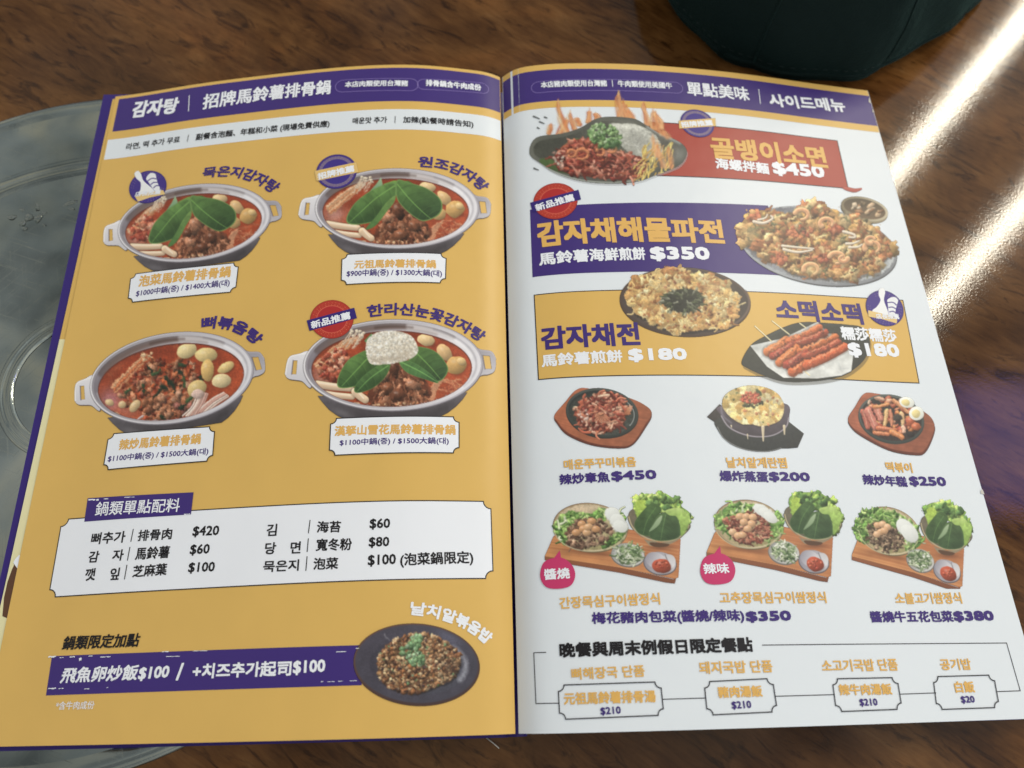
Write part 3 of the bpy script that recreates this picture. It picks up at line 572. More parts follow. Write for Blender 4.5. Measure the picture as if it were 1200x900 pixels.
def potato(s):
    s.poly(ring(620, 384, 543, 288, 3), (88, 68, 58), (70, 54, 46), d=(0, 1)); s.poly(ring(620, 380, 520, 268, 3), (80, 66, 60), (62, 52, 48), d=(1, 0), nz=.12, ns=60)
    s.poly(ring(616, 384, 470, 232, 3), (58, 50, 46), (48, 44, 42)); t = np.radians(np.linspace(-20, 60, 12)); s.line(np.c_[622 + 530 * np.cos(t), 384 + 278 * np.sin(t)], 6, 8, (124, 100, 88), al=.7, rel=0, soft=3)
    m = smooth([(150, 260), (180, 190), (300, 150), (420, 110), (520, 92), (640, 140), (700, 170), (760, 150), (880, 180), (980, 230), (1020, 320), (1060, 400), (1040, 480), (1000, 560), (900, 600), (780, 610), (640, 630), (540, 630), (400, 580), (300, 520), (210, 480), (170, 400)], 5)
    s.poly([(x + 4, y + 18) for x, y in m], (34, 30, 28), al=.7); s.poly(m, (206, 166, 106), (190, 140, 84))
    P = [(222, 182, 108), (236, 202, 130), (206, 154, 84), (240, 214, 148), (192, 130, 70), (214, 164, 88)]
    s.poly(m, (222, 184, 112), (204, 156, 88), nz=.28, ns=44); s.scat(190, m, P, 22, 52, el=.4, rel=.28, rough=.5, shine=.08, shadow=.16); s.scat(170, m, P + [(176, 112, 62)], 10, 18, kind='l', rel=.25)
    s.scat(120, m, [(180, 112, 60), (160, 96, 52), (246, 226, 166)], 7, 20, el=.4, rel=.3, rough=.6, shadow=.12)
    s.scat(90, m, [(120, 76, 48), (150, 96, 62), (170, 90, 60)], 5, 14, el=.4, rel=.5); s.glow(860, 260, 130, 60, 10, (238, 214, 150), .45); s.glow(480, 250, 120, 50, 0, (238, 214, 150), .35); s.glow(330, 440, 120, 70, 20, (196, 140, 84), .35)
    h = [(420, 380), (470, 330), (560, 280), (640, 270), (720, 290), (760, 340), (770, 390), (720, 430), (660, 470), (580, 470), (500, 440)]
    s.poly(h, (52, 54, 42), (40, 40, 34), sm=True)
    for k in range(90):
        x, y = s.r.uniform(440, 750), s.r.uniform(285, 455); a = math.atan2(y - 370, x - 620) + s.r.uniform(-.6, .6); L = s.r.uniform(30, 80)
        if ((x - 600) / 160) ** 2 + ((y - 375) / 90) ** 2 > 1: continue
        s.line([(x, y), (x + L * .5 * math.cos(a), y + L * .4 * math.sin(a)), (x + L * .8 * math.cos(a), y + L * .7 * math.sin(a) + 6)], 8, 4, [(66, 70, 48), (96, 102, 74), (44, 46, 36), (140, 142, 120), (74, 84, 52)][k % 5], rel=.5, shadow=.4)
    s.mess(ring(616, 384, 470, 270, 3), 1.8)
def skewers(s):
    o = smooth([(50, 540), (110, 430), (200, 370), (350, 300), (470, 272), (640, 280), (760, 290), (860, 310), (910, 400), (880, 510), (800, 590), (700, 640), (540, 668), (340, 670), (200, 630), (90, 580)], 6)
    s.poly([(x + 10, y + 22) for x, y in o], (120, 112, 92), al=.4); s.poly(o, (70, 72, 66), (50, 52, 46), nz=.12, ns=60); s.poly(smooth([(70, 545), (120, 450), (300, 340), (470, 290), (640, 300), (850, 330), (880, 410), (860, 490), (760, 590), (540, 650), (340, 650), (160, 590)], 5), (62, 64, 56), (54, 56, 50), nz=.1)
    pa = [(108, 430), (330, 380), (560, 270), (640, 350), (800, 480), (785, 600), (720, 630), (560, 650), (330, 645), (220, 570)]
    s.poly([(x, y + 8) for x, y in pa], (36, 36, 32), al=.5); s.poly(pa, (206, 210, 208), (226, 228, 224), nz=.16, ns=50); pc = s.full(np.array(pa, float))
    for k in range(26): x, y = s.r.uniform(120, 780), s.r.uniform(290, 640); s.line([(x, y), (x + s.r.uniform(-70, 70), y + s.r.uniform(-50, 50))], 5, 2, [(178, 184, 186), (244, 244, 242)][k % 2], clip=pc, al=.5, soft=3, rel=0)
    s.glow(230, 480, 60, 80, -40, (170, 176, 180), .5, pc)
    for x0, y0, x1, y1 in ((140, 300, 250, 400), (255, 265, 370, 355), (440, 280, 480, 310), (460, 590, 505, 628)): s.line([(x0, y0), (x1, y1)], 4, 4, (240, 222, 170), sm=False)
    for (x0, y0, x1, y1, w, c) in ((230, 470, 350, 395, 34, (206, 108, 56)), (370, 400, 570, 310, 28, (204, 98, 52)), (260, 500, 400, 420, 26, (160, 62, 44)), (420, 420, 610, 345, 28, (164, 66, 42)), (310, 540, 420, 450, 34, (210, 104, 50)), (440, 470, 680, 370, 24, (206, 100, 48)), (360, 560, 480, 480, 30, (160, 60, 42)), (480, 500, 700, 410, 28, (170, 70, 44)), (390, 605, 480, 550, 32, (206, 92, 44)), (490, 560, 740, 440, 32, (204, 86, 44))):
        s.line([(x0, y0), ((x0 + x1) / 2, (y0 + y1) / 2 + 8), (x1, y1)], w, w * .9, c, rel=.5, shadow=.6)
        for k in range(9):
            t = s.r.uniform(.05, .95); x, y = x0 + (x1 - x0) * t + s.r.uniform(-8, 8), y0 + (y1 - y0) * t + s.r.uniform(-w, w) * .6
            s.lump(x, y, s.r.uniform(6, 16), s.r.uniform(4, 9), -28, np.array(c) * s.r.uniform(.75, 1.25), rel=.6, shine=.4, shadow=.2)
        s.line([(x0 + 8, y0 - w * .5), (x1 - 8, y1 - w * .5)], w * .14, w * .1, (250, 200, 150), al=.5, rel=0, sm=False)
    s.mess([(200, 440), (560, 285), (700, 360), (770, 450), (400, 650), (330, 590)], 2.4, 4., .07)
def wood(s, pts, edge, c=(176, 94, 60)):
    s.poly([(x + 2, y + 4) for x, y in edge], (70, 38, 28), sm=True); s.poly(edge, (124, 62, 42), (104, 48, 34), sm=True, nz=.15); s.poly(pts, np.array(c) * 1.08, np.array(c) * .9, d=(1, .3), sm=True, nz=.14, ns=60)
    m = s.full(smooth(pts))
    for k in range(26):
        y = s.r.uniform(80, 760); s.line([(80, y), (500, y + s.r.uniform(60, 130)), (1150, y + s.r.uniform(130, 260))], 3, 3, np.array(c) * [.78, .8, 1.15][k % 3], clip=m, al=.35, rel=0, soft=2)
def octopus(s):
    wood(s, [(90, 385), (200, 250), (330, 110), (480, 100), (900, 200), (1100, 300), (1138, 380), (1080, 470), (930, 690), (760, 720), (480, 680), (230, 570), (120, 450)], [(90, 400), (200, 260), (330, 115), (480, 105), (900, 205), (1100, 310), (1140, 390), (1085, 500), (940, 700), (780, 742), (480, 705), (230, 600), (120, 480)])
    s.poly(ring(605, 368, 395, 268, 8), (40, 44, 42)); s.poly(ring(605, 358, 392, 264, 8), (74, 80, 76), (50, 56, 52)); s.poly(ring(605, 362, 368, 242, 8), (44, 48, 46), (60, 66, 62), nz=.15); s.poly(ring(600, 375, 350, 222, 8), (52, 56, 52), (66, 70, 64), nz=.3, ns=14)
    t = np.radians(np.linspace(-60, 30, 12)); s.line(np.c_[600 + 352 * np.cos(t), 385 + 226 * np.sin(t)], 5, 5, (170, 174, 172), al=.8, rel=0)
    m = smooth([(300, 330), (380, 250), (470, 190), (600, 130), (740, 150), (830, 220), (880, 320), (840, 400), (830, 480), (720, 550), (600, 580), (450, 570), (370, 490), (340, 420)])
    s.poly(m, (120, 48, 36), (96, 40, 32)); P = [(176, 84, 58), (196, 110, 80), (140, 56, 40), (214, 146, 114), (158, 72, 56), (110, 44, 36)]
    s.scat(210, m, P, 18, 42, el=.4, rel=.85, rough=.4, shine=.35); s.scat(120, m, P + [(226, 170, 140)], 18, 32, kind='l', rel=.5)
    for a in range(20, 200, 22): t = math.radians(a); s.line([(610, 370), (610 + 50 * math.cos(t), 390 + 40 * math.sin(t)), (610 + 80 * math.cos(t), 400 + 62 * math.sin(t))], 13, 6, (206, 124, 88), rel=.5, shadow=.5)
    s.poly([(840, 380), (890, 290), (920, 375)], (206, 140, 96), (176, 96, 60)); s.scat(14, ring(400, 400, 60, 70, 0), [(236, 200, 184), (226, 180, 160)], 9, 18, rel=.4, shine=.4); s.mess(ring(600, 370, 340, 225, 8), 1.4)
def egg_pot(s):
    s.poly([(78, 450), (215, 312), (300, 380), (220, 520), (175, 515)], (74, 68, 66), (56, 52, 50), nz=.1); s.poly([(960, 500), (1125, 630), (1058, 782), (960, 790), (880, 790), (880, 600)], (60, 64, 60), (50, 52, 50), nz=.1)
    s.poly(smooth([(190, 470), (200, 600), (330, 740), (520, 810), (720, 826), (880, 790), (990, 700), (1000, 560), (600, 400)]), (66, 68, 66), (46, 50, 48), nz=.12)
    s.line([(190, 560), (260, 680), (400, 770), (560, 815), (740, 822), (880, 785)], 5, 4, (150, 152, 152), al=.8, rel=0)
    s.poly(smooth([(232, 330), (225, 430), (300, 560), (440, 640), (620, 672), (800, 650), (930, 570), (965, 460), (900, 300)]), (98, 88, 98), (72, 64, 70), nz=.15, ns=50)
    s.line([(232, 440), (310, 555), (450, 630), (620, 664), (800, 645), (930, 560), (960, 460)], 7, 6, (176, 168, 180), al=.85, rel=0); s.line([(234, 350), (250, 440), (340, 520)], 10, 6, (150, 146, 166), al=.6, soft=4)
    m = smooth([(242, 300), (270, 220), (380, 145), (540, 110), (700, 130), (830, 190), (900, 290), (910, 380), (870, 480), (780, 530), (660, 552), (560, 530), (450, 525), (330, 450), (260, 370)])
    s.poly([(x, y + 14) for x, y in m], (60, 50, 54), al=.7); s.poly(m, (236, 210, 140), (220, 186, 112), nz=.1, ns=50)
    P = [(240, 210, 130), (246, 222, 150), (232, 192, 104), (222, 172, 90), (248, 230, 170)]
    s.scat(150, m, P, 26, 60, el=.5, rel=.12, rough=.3, shine=.05, shadow=.07, clip=s.full(m)); s.scat(14, m, [(220, 140, 90), (214, 150, 104)], 12, 26, el=.5, rel=.3, shadow=.1)
    s.scat(60, ring(570, 305, 120, 44, 0), [(70, 76, 50), (96, 100, 66), (50, 54, 40)], 8, 18, el=.5, rel=.5); s.poly(smooth([(610, 150), (650, 170), (675, 210), (640, 222), (610, 190)]), (80, 92, 60))
    s.scat(80, smooth([(440, 230), (530, 170), (590, 170), (660, 240), (640, 290), (540, 300), (450, 270)]), [(214, 100, 70), (228, 120, 86), (196, 80, 56)], 10, 20, rel=.5, shine=.3); s.scat(12, m, [(80, 70, 56), (110, 120, 70)], 6, 13, rel=.3)
    s.mess(m, .9)
    for x, y, L, w in ((682, 560, 150, 18), (912, 550, 90, 15), (515, 640, 50, 8), (340, 545, 20, 9)): s.line([(x, y), (x + 2, y + L * .5), (x + 4, y + L)], w, w * .4, (214, 196, 160), rel=.4)
def ricecake(s):
    wood(s, [(128, 365), (200, 250), (290, 115), (400, 100), (700, 170), (960, 310), (1050, 410), (1050, 520), (950, 720), (830, 740), (560, 690), (260, 530), (150, 440)], [(128, 375), (200, 258), (290, 120), (400, 106), (700, 175), (960, 315), (1052, 430), (1055, 540), (960, 740), (830, 768), (560, 716), (260, 560), (150, 460)], (166, 88, 60))
    s.poly(ring(592, 384, 362, 262, 14), (48, 56, 52)); s.poly(ring(592, 376, 358, 256, 14), (92, 100, 94), (56, 64, 60)); s.poly(ring(592, 378, 336, 234, 14), (50, 50, 48), (60, 48, 44), nz=.2); cl = s.full(ring(592, 378, 345, 244, 14))
    P = [(196, 92, 60), (214, 118, 78), (164, 66, 44), (226, 150, 116), (180, 84, 70), (206, 120, 60)]
    s.scat(130, ring(585, 370, 300, 205, 14), P, 16, 40, el=.4, rel=.85, rough=.3, shine=.35, clip=cl)
    for (x0, y0, x1, y1, w, c) in ((285, 300, 340, 470, 30, (196, 96, 76)), (340, 290, 420, 470, 40, (206, 116, 98)), (430, 270, 480, 380, 34, (214, 126, 106)), (410, 250, 560, 220, 20, (220, 130, 70)), (540, 290, 520, 450, 22, (232, 178, 110)), (580, 290, 600, 450, 18, (204, 116, 80)), (620, 180, 780, 310, 22, (222, 140, 88)), (700, 320, 715, 440, 22, (230, 180, 120)), (420, 530, 560, 545, 24, (214, 116, 70)), (450, 480, 640, 500, 26, (206, 104, 66)), (600, 520, 710, 580, 30, (222, 128, 70)), (350, 170, 350, 210, 16, (226, 190, 160)), (430, 150, 510, 170, 22, (206, 150, 120)), (720, 470, 730, 520, 22, (236, 180, 150))):
        s.line([(x0, y0), ((x0 + x1) / 2 + 6, (y0 + y1) / 2), (x1, y1)], w, w * .85, c, rel=.5, shadow=.55, clip=cl); s.line([(x0 + 4, y0 - w * .35), (x1 - 4, y1 - w * .35)], w * .16, w * .1, (250, 214, 180), al=.6, rel=0, clip=cl)
    s.lump(800, 400, 46, 60, 20, (206, 96, 60), shine=.4, clip=cl); s.lump(860, 460, 54, 44, 0, (206, 100, 58), shine=.4, clip=cl); s.lump(660, 370, 46, 40, 0, (70, 62, 54), clip=cl); s.lump(800, 545, 44, 30, 0, (50, 44, 42), clip=cl)
    s.mess(ring(592, 378, 336, 234, 14), 1.2)
    for x, y, a, b in ((760, 200, 84, 58), (866, 320, 80, 76)):
        s.lump(x, y, a, b, 15, (240, 244, 234), rel=.15, rough=.05, shadow=.5); s.lump(x + (-10 if x < 800 else -5), y + 2, a * .56, b * .6, 15, (236, 216, 140), rel=.25, rough=.1, shadow=0)
def greens(s, pts, n=60, dark=0):
    P = [(120, 168, 70), (96, 144, 56), (150, 192, 92), (70, 112, 46), (176, 206, 116)]
    s.poly(pts, (92, 134, 60), (70, 108, 46), sm=True, nz=.3, ns=25); m = s.full(smooth(pts))
    s.scat(n, smooth(pts), P, 12, 26, el=.35, rel=.7, rough=.5, shadow=.35, shine=.1); s.scat(n // 2, smooth(pts), P + [(214, 226, 180)], 10, 18, kind='l', rel=.4)
def wrapset(s, v):
    """wooden board with plate, lettuce bowl and two dips, drawn in the first set's units (200 px wide crop at scale 6)"""
    bt = [(140, 355), (200, 300), (660, 300), (1035, 370), (1020, 640), (990, 650), (600, 570), (80, 492)]
    s.poly([(80, 492), (600, 570), (990, 655), (995, 684), (930, 676), (600, 606), (300, 556), (80, 518)], (150, 84, 48), (124, 66, 38)); s.poly([(1020, 400), (1032, 375), (1015, 600), (995, 684), (985, 640)], (130, 72, 44))
    s.poly(bt, (186, 108, 62), (214, 138, 76), d=(-.6, 1), nz=.1, ns=80); m = s.full(np.array(bt, float))
    for k in range(30):
        y = s.r.uniform(250, 640); s.line([(80, y - 30), (500, y + 25), (1020, y + 110)], 3, 3, [(160, 90, 50), (226, 156, 96), (176, 100, 56)][k % 3], clip=m, al=.4, rel=0, soft=2)
    s.glow(420, 470, 280, 26, 4, (110, 60, 36), .6, m); s.glow(900, 430, 110, 26, 0, (100, 54, 34), .6, m)
    # plate
    s.poly(ring(400, 294, 264, 172, 6), (110, 92, 62)); s.poly(ring(400, 288, 262, 170, 6), (150, 122, 88), (196, 176, 130), d=(.4, 1)); s.poly(ring(402, 286, 250, 158, 6), (206, 184, 150), (150, 140, 90), d=(.3, 1), nz=.15, ns=60)
    s.glow(340, 160, 110, 24, -6, (226, 196, 160), .8)
    if v == 'soy':
        greens(s, [(150, 300), (170, 230), (260, 180), (400, 190), (490, 150), (520, 210), (440, 260), (300, 300), (240, 400), (190, 380)], 70)
        for x, y in ((560, 200), (590, 240), (610, 280)): s.lump(x, y, 62, 50, 30, (226, 228, 222), rel=.15, rough=.03, shadow=.3)
        greens(s, [(580, 180), (640, 200), (650, 240), (600, 230)], 12); greens(s, [(480, 410), (560, 350), (650, 290), (640, 340), (560, 410), (500, 425)], 24)
        mp = smooth([(235, 320), (290, 260), (350, 230), (450, 230), (520, 270), (560, 320), (500, 390), (440, 420), (340, 440), (250, 410)]); P = [(130, 92, 70), (160, 122, 94), (100, 66, 48), (184, 148, 116), (84, 56, 42)]; G = [(212, 150, 96), (222, 168, 116)]; gp = ((340, 265), (410, 245), (300, 325), (350, 300), (375, 325), (440, 300), (385, 285))
    elif v == 'spicy':
        greens(s, [(150, 270), (200, 190), (280, 155), (420, 150), (440, 200), (300, 240), (240, 260)], 50); greens(s, [(150, 290), (240, 250), (270, 360), (200, 340), (170, 330)], 24)
        for x, y in ((490, 190), (530, 215), (560, 240)): s.lump(x, y, 66, 44, 20, (222, 226, 220), rel=.15, rough=.03, shadow=.3)
        greens(s, [(590, 190), (650, 220), (660, 290), (620, 360), (540, 390), (520, 300), (620, 260)], 46, 1)
        mp = smooth([(200, 270), (270, 240), (350, 200), (450, 210), (540, 260), (560, 330), (520, 400), (440, 430), (340, 420), (270, 370)]); P = [(160, 84, 62), (186, 112, 84), (130, 58, 42), (206, 140, 110), (110, 50, 38)]; G = [(226, 170, 120), (232, 182, 134)]; gp = ((330, 235), (380, 235), (430, 240), (360, 275), (420, 285), (390, 320), (275, 345), (320, 370), (350, 365))
    else:
        greens(s, [(100, 300), (150, 200), (230, 150), (420, 140), (540, 190), (630, 250), (680, 330), (640, 390), (540, 420), (520, 330), (300, 240), (240, 330), (200, 400), (150, 370)], 150)
        s.lump(540, 260, 84, 60, 35, (222, 226, 220), rel=.12, rough=.03, shadow=.3); s.lump(570, 290, 84, 62, 35, (230, 234, 228), rel=.12, rough=.03, shadow=.3)
        mp = smooth([(220, 290), (280, 230), (360, 220), (440, 250), (500, 310), (520, 370), (450, 430), (330, 440), (260, 400)]); P = [(110, 86, 66), (140, 112, 86), (84, 62, 46), (164, 134, 104), (70, 50, 38)]; G = [(222, 166, 116), (230, 178, 130)]; gp = ((300, 255), (345, 245), (385, 262), (330, 300), (295, 320), (360, 290))
    s.scat(150, mp, P, 9, 22, el=.35, rel=.85, rough=.45, shine=.2); s.scat(60, mp, P, 8, 16, kind='l')
    s.mess(ring(402, 288, 256, 164, 6), 1.3)
    for x, y, a_, b_ in {'soy': ((560, 200, 54, 44), (592, 240, 54, 44), (612, 282, 54, 40)), 'spicy': ((490, 188, 60, 36), (530, 212, 60, 36), (562, 238, 56, 34)), 'beef': ((535, 255, 80, 54), (572, 292, 80, 54))}[v]: s.lump(x, y, a_, b_, 28, (226, 230, 226), rel=.12, rough=.03, shadow=.35)
    for x, y in gp: s.lump(x, y, 31, 24, 20 * (x % 5), G[x % 2], rel=.4, rough=.12, shine=.35)
    t = np.radians(np.linspace(20, 175, 20)); s.line(np.c_[400 + 257 * np.cos(t), 290 + 166 * np.sin(t)], 4, 4, (206, 196, 156), al=.7, rel=0)
    # lettuce bowl
    s.poly(smooth([(668, 210), (690, 290), (780, 370), (850, 385), (900, 395), (1000, 370), (1090, 290), (1040, 360), (950, 410), (860, 415), (800, 400)]), (110, 94, 70), (150, 134, 104)); s.poly(smooth([(668, 200), (700, 160), (760, 160), (900, 200), (1098, 260), (1060, 340), (960, 385), (840, 380), (740, 330), (680, 270)]), (116, 106, 84), (90, 84, 66), nz=.1)
    s.poly(smooth([(820, 395), (950, 405), (930, 425), (850, 425)]), (90, 60, 40)); s.line([(670, 215), (700, 290), (780, 355), (870, 382), (980, 378), (1060, 330), (1095, 270)], 5, 4, (180, 164, 126), rel=0)
    top = [(705, 100), (770, 60), (860, 55), (920, 48), (980, 80), (1050, 105), (1040, 140), (1100, 190), (1098, 260), (1040, 350), (1000, 240), (900, 180), (760, 230), (715, 180)]
    s.poly(top, (140, 182, 72), (120, 166, 62), sm=True, nz=.25, ns=30); gm = s.full(smooth(top))
    s.scat(110, smooth(top), [(150, 192, 84), (110, 156, 62), (180, 212, 104), (86, 126, 56), (166, 204, 80)], 12, 26, el=.35, rel=.7, rough=.5, shadow=.3); s.poly(smooth([(720, 110), (790, 100), (790, 180), (730, 220)]), (176, 208, 70), (150, 190, 66), nz=.15)
    s.scat(30, smooth([(800, 80), (950, 70), (1040, 120), (900, 170), (820, 150)]), [(84, 122, 60), (104, 146, 70), (64, 98, 50)], 14, 28, el=.3, rel=.6, rough=.4)
    s.mess(smooth(top), 1.8)
    s.leaf([(730, 220), (830, 120), (900, 160), (860, 240), (850, 330), (800, 350), (740, 330), (710, 280)], (46, 74, 40), (70, 102, 50), [(860, 150), (800, 240), (770, 340)], seed=4, veins=5)
    s.leaf([(850, 240), (900, 190), (990, 200), (1030, 270), (1030, 350), (960, 380), (860, 380), (810, 340)], (50, 78, 44), (74, 104, 56), [(930, 200), (910, 290), (895, 375)], seed=7, veins=5); s.poly(smooth([(905, 205), (890, 260), (850, 300), (812, 318), (840, 275), (870, 230)]), (160, 184, 140), (120, 150, 104)); s.poly(smooth([(930, 170), (1010, 150), (1060, 170), (1040, 200), (960, 205)]), (178, 206, 108), (150, 188, 84), nz=.15)
    s.poly(smooth([(1010, 200), (1080, 180), (1100, 220), (1080, 290), (1040, 350), (1030, 260)]), (160, 196, 88), (130, 170, 68), nz=.2)
    # dips
    s.poly(ring(664, 486, 120, 84, 8), (110, 108, 104)); s.poly(ring(664, 480, 116, 80, 8), (206, 204, 200), (150, 150, 146), d=(-1, -1)); s.poly(ring(664, 482, 100, 66, 8), (190, 192, 188), (140, 144, 140))
    Gr = [(110, 140, 86), (150, 176, 120), (196, 208, 170), (76, 104, 60), (222, 228, 206)]
    s.scat(70, ring(666, 480, 90, 64, 8), Gr, 8, 16, el=.4, rel=.5); s.scat(110, ring(666, 472, 84, 64, 8), Gr, 9, 15, kind='l', rel=.4)
    s.mess(ring(664, 480, 110, 74, 8), 1.0)
    s.poly(ring(890, 544, 118, 82, 10), (90, 88, 96)); s.poly(ring(890, 540, 112, 78, 10), (200, 198, 206), (140, 136, 150), d=(-1, -.3)); s.poly(ring(860, 520, 74, 56, 20), (150, 146, 160), (226, 224, 230), d=(1, .5)); s.poly(ring(950, 530, 50, 52, 20), (196, 194, 200), (226, 224, 228)); s.line([(925, 480), (950, 540), (960, 580)], 4, 4, (120, 116, 124), rel=0, al=.8)
    s.lump(902, 560, 68, 50, 12, (184, 70, 44), rel=.5, rough=.1, shine=.3)
    s.scat(14, ring(900, 555, 50, 34, 0), [(196, 86, 56), (166, 58, 38)], 6, 14, rel=.5, shine=.4)
def chili(s):
    s.poly(smooth([(730, 0), (760, 20), (820, 34), (870, 14), (900, -10), (880, 0), (820, 6), (760, -6)]), (200, 84, 66), (170, 60, 50))
def dishes():
    """every printed dish picture: name, sheet, label"""
    def rot(a, k=(1, 1)):
        c, q = math.cos(math.radians(a)), math.sin(math.radians(a)); return np.array([[c * k[0], -q * k[1]], [q * k[0], c * k[1]]])
    def fit(s, A, c0, c1): s.frame(A, np.array(c1, float) - A @ np.array(c0, float))
    out = []
    def new(lab, box, sc, fn, *a, fr=None, seed=3):
        s = Sheet(*box, sc, seed)
        if fr: fit(s, *fr)
        fn(s, *a); s.finish(); out.append(('dish_picture', s, lab))
    new('kimchi potato pork-bone stew with two green leaves', (118, 205, 336, 322), 5.217, pot, 'kimchi', fr=(rot(-8, (.94, .95)), (628, 362), (615 - 8 * 5.217, 372 - 15 * 5.217)), seed=3)
    new('original potato pork-bone stew with two large green leaves', (348, 188, 578, 302), 5.217, pot, 'plain', fr=(rot(0), (628, 362), (628 - 3 * 5.217, 362 - 13 * 5.217)), seed=4)
    new('spicy stir-fried pork-bone stew with peeled potatoes', (82, 378, 322, 512), 5.0, pot, 'stir', fr=(rot(-9, (.965, 1.08)), (628, 362), (607 - 10, 366 - 40)), seed=5)
    new('pork-bone stew topped with a white dome of rice', (332, 370, 586, 496), 4.615, pot, 'snow', fr=(rot(-1, (.97, 1.01)), (628, 362), (603 - 2 * 4.615, 383 - 25 * 4.615)), seed=6)
    new('fried rice in a dark oval bowl', (412, 726, 566, 832), 7.059, fried_rice, fr=(np.eye(2), (0, 0), (-7 * 7.059, -6 * 7.059)))
    new('sizzling whelk noodles on a flaming dark plate', (612, 98, 808, 222), 6.0, plate_fire, fr=(np.eye(2), (0, 0), (-12, -18)))
    new('seafood pancake heaped with shrimp beside a small sauce bowl', (860, 226, 1054, 340), 6.0, pancake, fr=(np.eye(2), (0, 0), (-30, -36)))
    new('shredded potato pancake with dark greens on a brown plate', (722, 308, 884, 398), 7.059, potato, fr=(np.eye(2), (0, 0), (-7 * 7.059, -8 * 7.059)))
    new('red glazed skewers on white paper and a dark plate', (864, 372, 1022, 452), 5.714, skewers, fr=(np.eye(2), (0, 0), (-4 * 5.714, -42 * 5.714)))
    new('spicy stir-fried baby octopus on a round iron pan', (648, 450, 766, 528), 9.23, octopus, fr=(np.eye(2), (0, 0), (-8 * 9.23, -5 * 9.23)))
    new('steamed egg with red roe in a dark stone pot', (826, 448, 946, 534), 9.23, egg_pot, fr=(np.eye(2), (0, 0), (-6 * 9.23, -8 * 9.23)))
    new('spicy rice cakes with two halved boiled eggs', (992, 456, 1098, 536), 9.23, ricecake, fr=(np.eye(2), (0, 0), (-12 * 9.23, -6 * 9.23)))
    new('soy-marinated pork wrap set on a wooden board', (632, 574, 814, 688), 6.0, wrapset, 'soy', fr=(np.eye(2), (0, 0), (-7 * 6, -4 * 6)), seed=8)
    new('spicy pork wrap set on a wooden board', (826, 574, 990, 688), 6.0, wrapset, 'spicy', fr=(np.array([[.93, 0], [.02, 1]]), (400, 290), (405 - 16 * 6, 268 - 4 * 6)), seed=9)
    new('soy-marinated beef wrap set with sliced radish', (998, 576, 1154, 690), 6.0, wrapset, 'beef', fr=(np.array([[.83, 0], [.07, .98]]), (400, 290), (365 * .85 + 0 - 8 * 6, 385 * .85 - 6 * 6 - 12)), seed=10)
    new('small red chili', (972, 216, 1010, 230), 6.0, chili, fr=(np.eye(2), (0, 0), (-30 - 87 * 6 - 90 , 24)))
    return out
